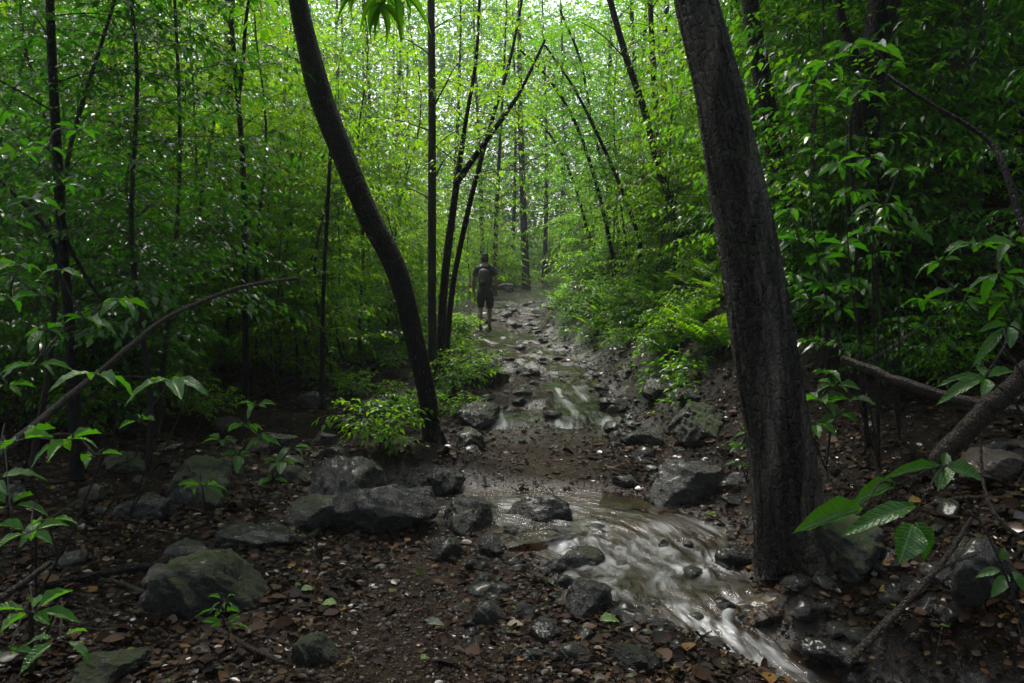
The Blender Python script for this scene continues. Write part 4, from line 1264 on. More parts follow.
for k in range(14):
    shrub(g.uniform(556, 645), g.uniform(300, 345), int(g.choice([0, 1, 3])), g.uniform(.45, .8), 'shrub', None, 'low on the right bank')
for k in range(20):
    shrub(g.uniform(90, 425), g.uniform(358, 420), int(g.choice([0, 0, 1])), g.uniform(.4, .85), 'shrub', None, 'on the littered ground left of the trail')
for k in range(14):
    shrub(g.uniform(800, 1020), g.uniform(300, 420), int(g.choice([1, 3])), g.uniform(.6, 1.0), 'shrub', None, 'on the dark right slope')
for k in range(8):
    shrub(g.uniform(0, 190), g.uniform(395, 450), int(g.choice([1, 3])), g.uniform(.7, 1.1), 'shrub', None, 'in the gloom at the left edge')
for k in range(10):
    shrub(g.uniform(500, 575), g.uniform(281, 288), 0, g.uniform(1.2, 2.2), 'shrub', None, 'beside the far bend of the trail')
for k in range(8):
    shrub(g.uniform(425, 468), g.uniform(330, 372), 0, g.uniform(.8, 1.2), 'shrub', None, 'along the trail side left of the hiker')


# low green cover on the banks: nobody could count it
def cover():
    g = np.random.default_rng(95)

    def keep(x, y):
        right = smooth(.0, .7, x - ip(XR, y)) * smooth(7.5, 9.5, y) * 1.6
        left = smooth(-1.3, -2.4, x - ip(XC, y)) * smooth(9, 13, y) * .7
        return (right + left) * smooth(-.3, .15, fbm(x, y, .8, 3, 77))
    x, y = scatter_xy(g, 13000, 5, 60, keep); z = terrain(x, y); n = len(x)
    mb = MB(); k = 7
    for q in range(k):
        a = g.uniform(0, 6.28, n); rr = g.uniform(.02, .14, n); el = g.uniform(-.3, .5, n)
        pos = np.stack([x + rr * np.cos(a), y + rr * np.sin(a), z + g.uniform(.03, .24, n)], 1)
        add_leaves(mb, pos, np.stack([np.cos(a), np.sin(a), el - .3], 1), np.stack([g.normal(0, .35, n), g.normal(0, .35, n), np.ones(n)], 1), g.uniform(.05, .1, n) * (1 + .012 * y), g.uniform(.03, .05, n) * (1 + .012 * y))
    tag(mb.build('undergrowth', M['leaf_mid']), kind='stuff')


cover()


# the wood far behind reads as one mass
def far_wood():
    g = np.random.default_rng(97); wood, lf = MB(), MB()
    n = 44000
    Y = g.uniform(64, 92, n); x = np.where(g.uniform(0, 1, n) < .05, g.normal(.045, .09, n), g.uniform(-.8, .8, n)) * Y
    top = 28 + 5 * fbm(x, Y, .12, 3, 98) - 4 * np.exp(-((x / Y * F + 512 - 540) / 75) ** 2)
    z = terrain(x, Y) + g.uniform(.0, 1, n) ** 1.25 * top
    k = 5
    for q in range(k):
        pos = np.stack([x + g.normal(0, .45, n), Y + g.normal(0, .45, n), z + g.normal(0, .3, n)], 1)
        a = g.uniform(0, 6.28, n)
        add_leaves(lf, pos, np.stack([np.cos(a), np.sin(a), g.uniform(-.7, .3, n)], 1), np.stack([g.normal(0, .5, n), g.normal(0, .5, n), np.ones(n)], 1), g.uniform(.35, .65, n), g.uniform(.2, .34, n))
    for i in range(90):
        yy = g.uniform(63, 88); xx = g.uniform(-.75, .75) * yy; xx += 9 * np.sign(xx + .01); zz = th(xx, yy)
        tube(lf, np.array([[xx, yy, zz - .3], [xx + g.normal(0, .2), yy, zz + 9], [xx + g.normal(0, .4), yy, zz + 24]]), [.2, .16, .06], 6, 1, cap=False)
    tag(lf.build('far_forest', [M['leaf_mid'], M['bark_far']]), kind='stuff')


far_wood()

# ------------------------------------------------------------------ broad-leaved plants close to the camera
def broad_plant(name, label, base, whorls, leaves=(), seed=0, cat='plant', leafmat='leaf_broad', Lw=.36, stem=.006, links=None, tpl=LEAF_L, droop=.15):
    """base: ground pixel or point; whorls: (px, py, Y, leaves, length in px); leaves: (x0, y0, x1, y1, Y, width in px, tilt)"""
    g = np.random.default_rng(700 + seed)
    b = G(*base) if len(base) == 2 else Vector(base)
    root = empty(name, b); b = np.array(b); wood, lf = MB(), MB()
    PO, DI, NO, LE, WI = [], [], [], [], []
    for k, (px, py, Y, n, Lp) in enumerate(whorls):
        c = np.array(P(px, py, Y)) - b
        lk = links.get(k) if links else None
        if links is None and k > 0:                      # side stems leave an earlier, lower one
            low = [j for j in range(len(whorls)) if whorls[j][1] > py + 12]
            if low and g.random() < .85: lk = min(low, key=lambda j: math.hypot(whorls[j][0] - px, whorls[j][1] - py))
        src = np.zeros(3) if lk is None else np.array(P(*whorls[lk][:3])) - b
        mid = (src + c) / 2 + [g.uniform(-.1, .1) * np.linalg.norm(c - src), g.uniform(-.06, .06), .16 * np.linalg.norm((c - src)[:2])]
        s = spline([src, mid, c], 12); tube(wood, s, np.linspace(stem, stem * .4, 12), 6, cap=False)
        a0 = g.uniform(0, 6.28)
        for i in range(n):
            a = a0 + i * 6.283 / n + g.uniform(-.3, .3); L = .84 * Lp / F * Y * g.uniform(.55, 1.15)
            el = g.uniform(-.25, .35)
            d = np.array([math.cos(a), math.sin(a) * .9, el]); p0 = c + unit(d) * .012
            tube(wood, np.array([c, p0 + unit(d) * .015]), [.002, .0014], 4, cap=False)
            PO.append(p0 + unit(d) * .01); DI.append(d); NO.append([g.normal(0, .25), g.normal(-.22, .25), 1]); LE.append(L); WI.append(L * Lw * g.uniform(.85, 1.15))
    for (x0, y0, x1, y1, Y, wp, tilt) in leaves:
        p0 = np.array(P(x0, y0, Y)) - b; p1 = np.array(P(x1, y1, Y - tilt)) - b; d = p1 - p0
        L = np.linalg.norm(d)
        PO.append(p0); DI.append(d + np.array([0, 0, .2 * L])); NO.append([g.normal(0, .1), -.75, .8]); LE.append(L * 1.06); WI.append(.82 * wp / F * Y)
    PO, DI, NO, LE, WI = (np.array(q, float) for q in (PO, DI, NO, LE, WI)); pick = g.integers(0, 3, len(PO))
    for q, t_ in enumerate((tpl, LEAF_L2 if tpl is LEAF_L else tpl, LEAF_L3 if tpl is LEAF_L else tpl)):
        k_ = pick == q
        if k_.any(): add_leaves(lf, PO[k_], DI[k_], NO[k_], LE[k_], WI[k_], 0, t_)
    if wood.v:
        wood.build('stem', M['bark_stem'], root)
    lf.build('leaves', M[leafmat], root)
    tag(root, label, cat)
    return root


broad_plant('broadleaf_plant', 'glossy large-leaved plant with a whorl of drooping leaves above the mossy boulder', (128, 520),
            [(170, 380, 3.4, 6, 44), (97, 374, 3.2, 4, 50), (140, 420, 3.4, 3, 34)], seed=1, links={2: 0})
broad_plant('broadleaf_plant', 'large-leaved plant with pale wet leaves hanging at the left edge under the fallen branch', (60, 560),
            [(68, 440, 2.9, 5, 48), (20, 440, 2.9, 4, 42), (95, 455, 3.0, 3, 36)], seed=2)
broad_plant('broadleaf_plant', 'plant with three big leaves halfway up the left edge above the lower whorl', (36, 600), [(30, 532, 2.5, 5, 44), (46, 520, 2.6, 3, 40)], seed=3)
broad_plant('broadleaf_plant', 'glossy whorl of big leaves in the bottom left corner', (30, 676), [(33, 612, 2.2, 6, 50), (60, 640, 2.15, 4, 42), (8, 650, 2.1, 4, 44)], seed=4)
broad_plant('seedling', 'small seedling of narrow drooping leaves in front of the dark mossy boulder', (206, 515), [(203, 486, 4.2, 7, 30)], seed=5, Lw=.28)
broad_plant('seedling', 'little seedling with paired leaves against the broad mossy boulder', (224, 655), [(224, 612, 3.3, 5, 24), (226, 626, 3.3, 5, 28), (225, 600, 3.3, 4, 18)], seed=6, Lw=.28, links={0: 1, 2: 0}, stem=.004)
broad_plant('broadleaf_shrub', 'thin shrub with small shiny leaves between the mossy boulder and the puddle', (256, 520),
            [(238, 455, 5, 6, 26), (262, 440, 5, 6, 24), (280, 462, 5, 6, 24), (246, 425, 5, 5, 22), (272, 480, 5, 5, 22), (292, 448, 5.1, 5, 20), (222, 440, 5, 5, 24), (256, 405, 5, 5, 20)], seed=7, Lw=.4, leafmat='leaf_broad')
broad_plant('broadleaf_plant', 'dark low plant in the far left corner of the forest floor', (8, 520), [(-5, 480, 3.0, 5, 45), (10, 505, 3.0, 4, 40)], seed=8)
broad_plant('broadleaf_plant', 'tall leafy plant rising along the left edge below the thin black stem', (25, 470),
            [(10, 300, 3.6, 5, 36), (45, 330, 3.6, 5, 34), (20, 265, 3.6, 5, 38), (60, 270, 3.8, 5, 34), (35, 365, 3.6, 5, 34), (8, 385, 3.6, 5, 36), (85, 320, 3.8, 5, 32), (120, 300, 3.9, 5, 30)], seed=9)
broad_plant('broadleaf_plant', 'leafy spray with bluish wet shine high at the left edge', (-15, 430),
            [(18, 150, 3.6, 6, 30), (48, 148, 3.6, 5, 28), (5, 110, 3.7, 5, 30), (30, 200, 3.6, 5, 32), (80, 130, 3.8, 5, 26), (62, 185, 3.8, 5, 26)], seed=10, leafmat='leaf_deep')
# right side
broad_plant('broadleaf_plant', 'big glossy-leaved spray reaching over the right bank in front of the thick trunk', (tuple(P(1030, 640, 2.3))),
            [(943, 466, 2.4, 0, 0), (898, 484, 2.36, 0, 0), (864, 508, 2.22, 0, 0), (914, 516, 2.25, 0, 0)], [(862, 509, 797, 544, 2.2, 27, .08), (895, 483, 855, 510, 2.35, 20, .03), (940, 467, 890, 480, 2.4, 14, .05), (942, 467, 940, 494, 2.4, 24, .08),
                 (945, 467, 984, 485, 2.4, 23, .04), (916, 506, 858, 530, 2.25, 23, .06), (912, 524, 903, 566, 2.2, 38, .05), (915, 522, 938, 563, 2.2, 30, .02), (943, 466, 948, 452, 2.45, 12, -.03)], seed=11, leafmat='leaf_shade', links={1: 0, 2: 1, 3: 0}, stem=.005)
broad_plant('broadleaf_plant', 'whorl of five bright leaves beside the leaning mossy log', (tuple(P(1030, 440, 2.7))),
            [(985, 378, 2.62, 0, 0), (1007, 326, 2.7, 0, 0)], [(985, 378, 946, 398, 2.6, 15, .03), (984, 376, 942, 381, 2.65, 9, .0), (983, 376, 981, 360, 2.65, 14, -.05), (985, 379, 984, 398, 2.6, 17, .06), (988, 377, 1017, 374, 2.6, 14, .0),
                 (1007, 326, 979, 336, 2.7, 11, .02), (1005, 328, 981, 360, 2.7, 13, .04), (1009, 327, 1012, 346, 2.7, 16, .05), (1010, 325, 1030, 330, 2.7, 15, 0)], seed=12, leafmat='leaf_shade')
broad_plant('broadleaf_plant', 'arching spray of wet dark leaves at the right edge above the two logs', (tuple(P(1060, 430, 3.1))),
            [(977, 245, 3.0, 6, 44), (1000, 275, 2.9, 6, 42), (1015, 300, 2.9, 5, 38), (940, 262, 3.1, 4, 32), (1012, 240, 3.0, 5, 38), (955, 290, 3.1, 4, 30)], seed=13, leafmat='leaf_broad')
broad_plant('broadleaf_plant', 'drooping leaf spray in front of the black bent trunk', (900, 440),
            [(870, 158, 3.9, 6, 34), (840, 165, 3.9, 6, 34), (885, 205, 3.8, 5, 30), (855, 190, 3.9, 5, 30), (900, 170, 3.8, 5, 28), (868, 230, 3.9, 5, 30)], seed=14, leafmat='leaf_broad')
broad_plant('broadleaf_plant', 'leafy sapling top with broad leaves high in front of the black bent trunk', (880, 470),
            [(850, 45, 4.3, 6, 38), (872, 48, 4.3, 6, 36), (830, 62, 4.4, 5, 34), (888, 66, 4.2, 5, 30), (860, 92, 4.3, 5, 32), (812, 82, 4.5, 5, 30)], seed=15, leafmat='leaf_broad')
broad_plant('broadleaf_plant', 'low leafy plant against the dark right side of the thick trunk', (826, 470),
            [(820, 400, 5.0, 7, 30), (838, 415, 5.0, 6, 28), (815, 425, 4.9, 6, 26), (835, 385, 5.0, 6, 26), (850, 400, 5.1, 5, 26), (826, 372, 5, 5, 24)], seed=16, leafmat='leaf_broad', Lw=.42)
broad_plant('broadleaf_plant', 'leafy plant on the slope between the thick trunk and black bent trunk', (830, 380),
            [(800, 240, 5.5, 7, 34), (820, 260, 5.5, 6, 32), (835, 285, 5.4, 6, 32), (795, 275, 5.5, 6, 30), (845, 245, 5.4, 6, 30), (810, 300, 5.4, 6, 30), (840, 310, 5.4, 5, 28), (790, 210, 5.6, 5, 30)], seed=17, leafmat='leaf_broad')
broad_plant('broadleaf_plant', 'sprig of small leaves at the left foot of the thick trunk', (746, 480), [(742, 446, 5.6, 7, 18), (750, 432, 5.6, 6, 18), (738, 464, 5.6, 6, 15)], seed=18, leafmat='leaf_broad')
broad_plant('broadleaf_plant', 'lone wet leaf cluster over the rounded speckled boulder at the edge', (tuple(P(1040, 640, 2.6))), [(1006, 569, 2.57, 0, 0)], [(1008, 575, 995, 598, 2.55, 15, .03), (1012, 572, 1028, 590, 2.55, 15, .03), (1004, 560, 1002, 548, 2.6, 12, 0), (1000, 570, 982, 575, 2.6, 11, .02)], seed=19, leafmat='leaf_shade')
broad_plant('broadleaf_plant', 'leafy plant among dead leaves high on the dark slope at right', (940, 380),
            [(925, 300, 5.2, 6, 26), (945, 320, 5.2, 6, 26), (905, 325, 5.2, 5, 24), (962, 305, 5.2, 5, 24), (930, 345, 5.2, 5, 22)], seed=20, leafmat='leaf_deep')
# long leaflets hanging into the top of the picture
hl = []
gh = np.random.default_rng(733)
for cx, cy, n_ in ((366, -12, 8), (392, -8, 8), (380, 4, 5)):
    for k in range(n_):
        a = gh.uniform(-1.2, 1.2); L_ = gh.uniform(26, 46)
        hl.append((cx + gh.uniform(-6, 6), cy + gh.uniform(-4, 6), cx + L_ * math.sin(a), cy + L_ * math.cos(a) * .95, 5.0 + gh.uniform(-.1, .1), gh.uniform(7, 10), gh.uniform(-.1, .1)))
hb = broad_plant('hanging_sprig', 'sprig of long drooping leaflets hanging into the top between the two trunks', tuple(P(330, -140, 5.6)), [(380, -20, 5.0, 4, 30)], hl, seed=21, leafmat='leaf_mid', Lw=.24, stem=.012, tpl=LEAF_D)


# ------------------------------------------------------------------ branches and logs
def branch(name, label, pts, Y0, Y1, m, seed=0, cat='branch', twigs=(), seg=10, ground=False, n=40):
    k = len(pts)
    if ground:
        w = [G(a, b) + Vector((0, 0, .5 * q / F * G(a, b).y)) for a, b, q in pts]
    else:
        w = [P(a, b, Y0 + (Y1 - Y0) * i / (k - 1)) for i, (a, b, q) in enumerate(pts)]
    path = spline([tuple(v) for v in w], n)
    r = np.interp(np.linspace(0, 1, n), np.linspace(0, 1, k), [q / F * w[i].y / 2 for i, (_, _, q) in enumerate(pts)])
    b = path[0].copy(); root_mb = MB()
    path = path + np.stack([.35 * r * fbm(np.arange(n) * .35, np.full(n, seed * 3.1 + j), 1, 2, 40 + seed) for j in range(3)], 1)
    tube(root_mb, path - b, r, seg, 0, bark_bump(60 + seed, .10, .14))
    for tp, wpx in twigs:
        q = spline([tuple(P(a, c, Y)) for a, c, Y in tp], 12) - b; tube(root_mb, q, np.linspace(wpx / F * 4 / 2, .0015, 12), 6)
    o = root_mb.build(name, M[m]); o.location = b; tag(o, label, cat)
    return o


branch('fallen_branch', 'long thin bowed branch rising from the left edge across the thicket', [(-30, 485, 10), (10, 445, 9), (60, 405, 8), (120, 355, 6), (160, 322, 5), (205, 300, 5), (250, 285, 4), (300, 278, 3)], 4.0, 5.6, 'bark_log', 1)
branch('fallen_log', 'straight bare brown log lying down the right slope', [(842, 358, 8), (880, 374, 10), (930, 392, 10), (985, 405, 10), (1045, 416, 10)], 4.6, 4.1, 'bark_log', 2, 'log')
branch('fallen_log', 'thick mossy log leaning up toward the right edge across the brown log', [(934, 462, 16), (960, 438, 19), (990, 408, 19), (1020, 378, 18), (1050, 350, 17)], 3.9, 3.5, 'bark_log', 3, 'log', seg=14)
branch('bare_branch', 'thin bowed bare branch hanging at the right edge before the brown rough trunk', [(880, 70, 3), (905, 88, 4), (945, 112, 4), (985, 138, 5), (1003, 165, 6), (1018, 210, 7), (1030, 250, 8)], 4.6, 4.0, 'bark_black', 4)
branch('fallen_branch', 'long dead stick slanting up from the lower right bank', [(846, 664, 9), (880, 630, 8), (918, 590, 6), (948, 555, 5), (972, 518, 4)], 3.2, 3.35, 'bark_log', 5, twigs=[([(882, 632, 3.22), (890, 655, 3.2), (894, 690, 3.15)], 4), ([(930, 575, 3.3), (955, 562, 3.3), (980, 555, 3.3)], 3)])
branch('fallen_branch', 'thin pale stick lying across the dead leaves from the left toward the path', [(60, 578, 3), (112, 583, 4), (150, 598, 5), (200, 622, 5), (250, 650, 5), (292, 668, 4)], 3.5, 3.3, 'bark_log', 6, ground=True)
branch('fallen_branch', 'grey stick poking in from the left edge below the big leaves', [(-20, 615, 8), (10, 592, 7), (38, 572, 6), (52, 562, 5)], 2.7, 2.8, 'bark_log', 7)
branch('exposed_root', 'dark root stretching over the leaf litter below the angular wet rocks', [(40, 590, 6), (110, 578, 8), (170, 566, 8), (230, 552, 7), (300, 545, 6), (330, 520, 5)], 4, 4, 'bark_black', 8, 'root', ground=True)
branch('bare_twig', 'thin twig crossing down the right edge in front of the tan boulder', [(980, 440, 3), (983, 480, 3), (990, 505, 4), (1005, 525, 4), (1040, 550, 5)], 2.9, 2.7, 'bark_log', 9)
branch('dead_branch', 'pale broken branch caught in the middle thicket left of the curved trunk', [(105, 245, 3), (130, 226, 3), (150, 205, 3), (172, 188, 2)], 7.6, 7.4, 'bark_pale', 10)
branch('dead_branch', 'pale bent twig hanging below the pale broken branch', [(104, 250, 2), (108, 232, 3), (118, 218, 2), (128, 216, 2)], 7.7, 7.4, 'bark_pale', 11)
branch('fallen_branch', 'wet stick lying on the bank by the pale grey boulder', [(700, 498, 4), (725, 486, 5), (748, 470, 4)], 5, 5, 'bark_log', 12, ground=True)
branch('fallen_branch', 'grey stick lying flat on the right bank behind the big leaf spray', [(905, 516, 5), (950, 505, 6), (985, 500, 4)], 3, 3, 'bark_log', 13, ground=True)
branch('bare_branch', 'thin brown stem bowing across the dark slope above the brown log', [(868, 360, 2), (885, 352, 3), (905, 338, 3), (935, 318, 2)], 5.2, 5.2, 'bark_pale', 14)


# single fallen leaves that catch the eye
def big_leaf(px, py, Lp, c, label, rz):
    g_ = G(px, py); mb = MB(); L = Lp / F * g_.y
    add_leaves(mb, [[0, 0, 0]], [[math.cos(rz), math.sin(rz), .1]], [[.1, -.35, 1]], L, L * .5, 0, LEAF_L)
    o = mb.build('fallen_leaf', M[c]); o.location = (g_.x - L * .5 * math.cos(rz), g_.y, g_.z + .03); tag(o, label, 'leaf')


M['leaf_yellow'] = leaf_mat('leaf_yellow', [(.22, .12, .015), (.28, .17, .02)], ((.3, .18, .02), (.35, .2, .02)), .25, .3, True)
M['leaf_lime'] = leaf_mat('leaf_lime', [(.14, .24, .05), (.2, .28, .10)], ((.2, .34, .05), (.2, .34, .05)), .25, .3, True)
M['leaf_grey'] = leaf_mat('leaf_grey', [(.16, .15, .12), (.2, .19, .16)], ((.1, .1, .08), (.1, .1, .08)), .2, .28, True)
big_leaf(326, 611, 22, 'leaf_lime', 'bright lime fallen leaf at the left edge of the path', 2.9)
big_leaf(308, 597, 18, 'leaf_lime', 'pale green fallen leaf just above the lime leaf by the path', .6)
big_leaf(437, 631, 20, 'leaf_grey', 'grey fallen leaf in the middle of the dirt path', .2)
big_leaf(425, 668, 16, 'leaf_lime', 'greenish leaf near the bottom of the dirt path', 1.0)
big_leaf(612, 628, 26, 'leaf_lime', 'lime leaf on the pebbles beside the squared dark rock', .3)
big_leaf(920, 508, 24, 'leaf_yellow', 'yellow leaf caught on the right bank beside the big spray', .1)
big_leaf(868, 580, 22, 'leaf_grey', 'curled pale dead leaf standing on the right bank', .9)
big_leaf(890, 598, 22, 'leaf_yellow', 'yellow fallen leaf below the curled pale leaf', .2)


# ------------------------------------------------------------------ the hiker
def skin(name, V, E, m, parent, sub=2, root=0, post=None):
    me = bpy.data.meshes.new(name); me.from_pydata([v[:3] for v in V], E, [])
    o = bpy.data.objects.new(name + '_tmp', me); COL.objects.link(o)
    md = o.modifiers.new('s', 'SKIN'); md.use_smooth_shade = True
    for i, v in enumerate(V):
        sv = me.skin_vertices[0].data[i]; sv.radius = (v[3], v[4] if len(v) > 4 else v[3]); sv.use_root = (i == root)
    ss = o.modifiers.new('d', 'SUBSURF'); ss.levels = sub; ss.render_levels = sub
    bpy.context.view_layer.update()
    ev = o.evaluated_get(bpy.context.evaluated_depsgraph_get()); res = bpy.data.meshes.new_from_object(ev)
    bpy.data.objects.remove(o)
    if post is not None:
        co = np.empty(len(res.vertices) * 3, np.float32); res.vertices.foreach_get('co', co); co = post(co.reshape(-1, 3)); res.vertices.foreach_set('co', co.ravel().astype(np.float32))
    res.materials.clear(); res.materials.append(m)
    for p in res.polygons: p.use_smooth = True
    return link(name, res, parent)


def person():
    x0 = (485 - 512) / F * HIKER_Y; z0 = th(x0, HIKER_Y)
    root = empty('person', (x0, HIKER_Y, z0 - .01), R(-8))
    sk = plain('skin', (.18, .10, .068), .55, .12); dark = plain('dark_cloth', (.012, .013, .016), .85, .3, 30); shirt = plain('shirt_cloth', (.014, .0145, .017), .85, .25, 30)
    packm = plain('pack_cloth', (.012, .012, .014), .6, .4, 40); shoe = plain('shoe_leather', (.012, .011, .010), .6, .3); hairm = plain('hair', (.015, .010, .007), .6, .3, 60)
    # body: +y is forward. left foot planted, right foot a little ahead
    V = [(0, 0, .96, .14, .10), (0, 0, 1.10, .135, .095), (0, .01, 1.28, .155, .105), (0, 0, 1.42, .13, .09), (0, .0, 1.50, .058, .058), (0, .015, 1.56, .055, .058), (0, .02, 1.63, .074, .088), (0, .02, 1.71, .074, .092), (0, .015, 1.765, .045, .055),
         (-.17, -.01, 1.43, .058), (-.235, -.01, 1.30, .05), (-.27, -.02, 1.14, .042), (-.275, .03, 1.0, .036), (-.27, .06, .90, .027), (-.268, .075, .85, .034, .018),
         (.17, -.01, 1.43, .058), (.235, -.02, 1.30, .05), (.265, -.06, 1.14, .042), (.27, -.04, 1.0, .036), (.265, -.02, .90, .027), (.263, -.01, .85, .034, .018),
         (-.095, 0, .86, .088), (-.10, .01, .66, .072), (-.102, -.0, .48, .054), (-.104, -.05, .32, .054), (-.105, -.05, .12, .036), (-.105, -.04, .06, .04),
         (.095, 0, .86, .088), (.098, .07, .66, .072), (.095, .09, .48, .054), (.095, .06, .32, .054), (.095, .05, .12, .036), (.095, .06, .06, .04),
         (-.105, .10, .035, .032, .026), (.098, .20, .035, .032, .026)]
    E = [(0, 1), (1, 2), (2, 3), (3, 4), (4, 5), (5, 6), (6, 7), (7, 8), (3, 9), (9, 10), (10, 11), (11, 12), (12, 13), (13, 14), (3, 15), (15, 16), (16, 17), (17, 18), (18, 19), (19, 20), (0, 21), (21, 22), (22, 23), (23, 24), (24, 25), (25, 26), (0, 27), (27, 28), (28, 29), (29, 30), (30, 31), (31, 32), (26, 33), (32, 34)]
    # fingers and thumbs
    for s, h, y in ((-1, 14, .075), (1, 20, -.01)):
        hx = V[h][0]
        for k, (dy, ln) in enumerate(((.030, .065), (.010, .078), (-.010, .072), (-.029, .055))):
            i = len(V); V += [(hx, y + dy, .825, .0085), (hx - s * .006, y + dy + .006, .825 - ln * .5, .0078), (hx - s * .016, y + dy + .012, .825 - ln, .0065)]
            E += [(h, i), (i, i + 1), (i + 1, i + 2)]
        i = len(V); V += [(hx - s * .012, y + .045, .85, .010), (hx - s * .024, y + .062, .815, .0085)]; E += [(h, i), (i, i + 1)]
    # nose, ears
    i = len(V); V += [(0, .118, 1.655, .012)]; E += [(6, i)]
    for s in (-1, 1):
        i = len(V); V += [(s * .083, .0, 1.665, .012, .022)]; E += [(6, i)]
    skin('body', V, E, sk, root)
    # clothes
    skin('shirt', [(0, 0, .84, .16, .12), (0, 0, .95, .172, .13), (0, 0, 1.10, .165, .125), (0, .01, 1.28, .182, .13), (0, 0, 1.42, .155, .112), (0, -.002, 1.485, .075, .075),
                   (-.175, -.01, 1.425, .085), (-.232, -.01, 1.31, .074), (-.250, -.013, 1.235, .07), (.175, -.01, 1.425, .085), (.232, -.02, 1.31, .074), (.250, -.036, 1.235, .07)],
         [(0, 1), (1, 2), (2, 3), (3, 4), (4, 5), (4, 6), (6, 7), (7, 8), (4, 9), (9, 10), (10, 11)], shirt, root)
    skin('shorts', [(0, 0, 1.03, .16, .12), (0, 0, .88, .168, .125), (-.10, .0, .78, .112, .112), (-.108, .01, .62, .105, .105), (-.11, .01, .50, .10, .10), (.10, .02, .78, .112, .112), (.106, .06, .62, .105, .105), (.104, .08, .50, .10, .10)],
         [(0, 1), (1, 2), (2, 3), (3, 4), (1, 5), (5, 6), (6, 7)], dark, root)
    for (fx, fy) in ((-.105, 0), (.097, .10)):
        skin('shoe', [(fx, fy - .06, .055, .046, .05), (fx, fy + .02, .05, .045, .05), (fx, fy + .12, .035, .046, .034), (fx, fy + .18, .03, .036, .024)], [(0, 1), (1, 2), (2, 3)], shoe, root)
        skin('sock', [(fx, fy - .048, .08, .044), (fx, fy - .052, .15, .043)], [(0, 1)], packm, root, 1)
    skin('hair', [(0, -.03, 1.56, .07, .05), (0, -.025, 1.62, .088, .085), (0, -.012, 1.67, .092, .105), (0, .0, 1.71, .088, .10)], [(0, 1), (1, 2), (2, 3)], hairm, root)
    cap = skin('cap', [(0, .006, 1.70, .097, .115), (0, .008, 1.755, .09, .105), (0, .01, 1.79, .045, .05)], [(0, 1), (1, 2)], dark, root)
    skin('cap_brim', [(0, .08, 1.712, .066, .010), (0, .17, 1.70, .052, .007)], [(0, 1)], dark, cap, 2)
    pk = skin('backpack', [(0, -.17, 1.00, .135, .075), (0, -.185, 1.14, .15, .095), (0, -.18, 1.30, .145, .085), (0, -.155, 1.43, .105, .06)], [(0, 1), (1, 2), (2, 3)], packm, root)
    skin('pack_pocket', [(0, -.262, 1.03, .10, .03), (0, -.27, 1.16, .10, .03)], [(0, 1)], packm, pk)
    for s in (-1, 1):
        skin('shoulder_strap', [(s * .075, -.13, 1.45, .026, .014), (s * .09, -.02, 1.53, .028, .013), (s * .10, .09, 1.45, .028, .013), (s * .11, .135, 1.28, .026, .012), (s * .15, .06, 1.08, .02, .012)], [(0, 1), (1, 2), (2, 3), (3, 4)], packm, pk)
    tag(root, 'hiker in dark cap, shirt and shorts with a backpack walking away up the trail', 'person')


person()
finish_labels()

# ------------------------------------------------------------------ shade trees added around the camera so their crowns darken the near ground
for k, (x, y, v, s, rz) in enumerate(SHADE):
    o = plant3('shade_tree', TALL[v], (x, y, th(x, y)), rz, s)
    tag(o, 'tree added beside the viewpoint for shade, only its crown overhead', 'tree', 'added shade trees around the viewpoint')

# ------------------------------------------------------------------ haze
def haze():
    mb = MB(); x0, x1, y0, y1, z0, z1 = -100, 100, -45, 115, -4, 48
    v = [(x, y, z) for x in (x0, x1) for y in (y0, y1) for z in (z0, z1)]
    f = [(0, 1, 3, 2), (4, 6, 7, 5), (0, 4, 5, 1), (2, 3, 7, 6), (0, 2, 6, 4), (1, 5, 7, 3)]
    mb.add(v, f, 0, smoothed=False)
    m, nt, N, out = mat('haze'); vv = N('VolumePrincipled'); vv.inputs['Color'].default_value = (.86, .93, .9, 1); vv.inputs['Density'].default_value = HAZE; vv.inputs['Anisotropy'].default_value = .2
    nt.links.new(vv.outputs[0], out.inputs[1])
    tag(mb.build('haze', m), kind='stuff')


if HAZE > 0:
    haze()

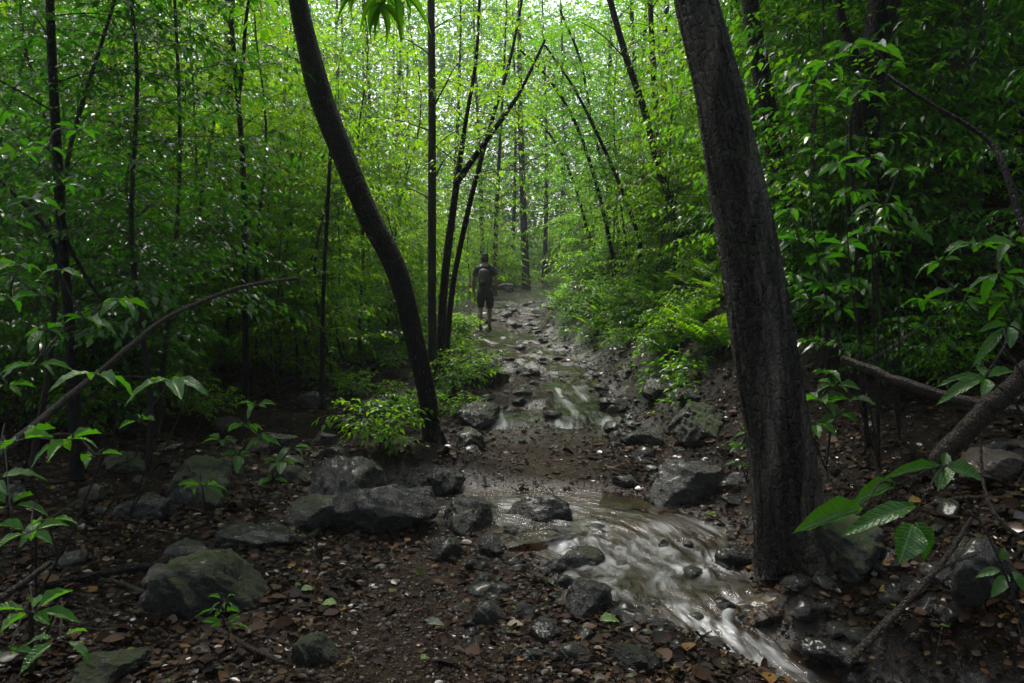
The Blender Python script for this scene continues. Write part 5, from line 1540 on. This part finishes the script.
# ------------------------------------------------------------------ light
w = bpy.data.worlds.new("World"); scene.world = w; w.use_nodes = True
nt = w.node_tree; nt.nodes.clear()
sky = nt.nodes.new('ShaderNodeTexSky'); sky.sky_type = 'NISHITA'; sky.sun_disc = False
sky.sun_elevation = R(SUN_EL); sky.sun_rotation = R(SUN_AZ); sky.air_density = 1.4; sky.dust_density = 5; sky.ozone_density = 1
hs = nt.nodes.new('ShaderNodeHueSaturation'); hs.inputs['Saturation'].default_value = .55
bg = nt.nodes.new('ShaderNodeBackground'); bg.inputs[1].default_value = SKY
wo = nt.nodes.new('ShaderNodeOutputWorld')
nt.links.new(sky.outputs[0], hs.inputs['Color']); nt.links.new(hs.outputs[0], bg.inputs[0]); nt.links.new(bg.outputs[0], wo.inputs[0])
sd = bpy.data.lights.new('sun', 'SUN'); sd.energy = SUN; sd.angle = R(14); sd.color = (1, .96, .9)
so = bpy.data.objects.new('sun', sd); COL.objects.link(so)
# SUN_AZ is measured from +Y towards +X, as the sky's rotation is
d = Vector((math.sin(R(SUN_AZ)) * math.cos(R(SUN_EL)), math.cos(R(SUN_AZ)) * math.cos(R(SUN_EL)), math.sin(R(SUN_EL))))
so.rotation_euler = d.to_track_quat('Z', 'Y').to_euler(); so.location = (0, 0, 45)

# ------------------------------------------------------------------ camera and render
cd = bpy.data.cameras.new('camera'); cam = bpy.data.objects.new('camera', cd); COL.objects.link(cam)
cam.location = (0, 0, EYE); cam.rotation_euler = (R(90), 0, 0)
cd.sensor_width = 36; cd.lens = F / 1024 * 36; cd.shift_y = (HZ - 341.5) / 1024; cd.clip_end = 1000; cd.clip_start = .05
scene.camera = cam
scene.render.engine = 'CYCLES'
c = scene.cycles
c.max_bounces = 7; c.diffuse_bounces = 4; c.glossy_bounces = 2; c.transmission_bounces = 4; c.transparent_max_bounces = 8; c.volume_bounces = 0
c.caustics_reflective = c.caustics_refractive = False; c.sample_clamp_indirect = 6; c.use_adaptive_sampling = True; c.adaptive_threshold = .01
c.use_denoising = True
try:
    c.denoiser = 'OPENIMAGEDENOISE'; c.denoising_input_passes = 'RGB_ALBEDO_NORMAL'
except Exception:
    pass
vs = scene.view_settings; vs.view_transform = 'Standard'; vs.look = 'None'; vs.gamma = 1; vs.exposure = EXPOSURE; vs.use_curve_mapping = False
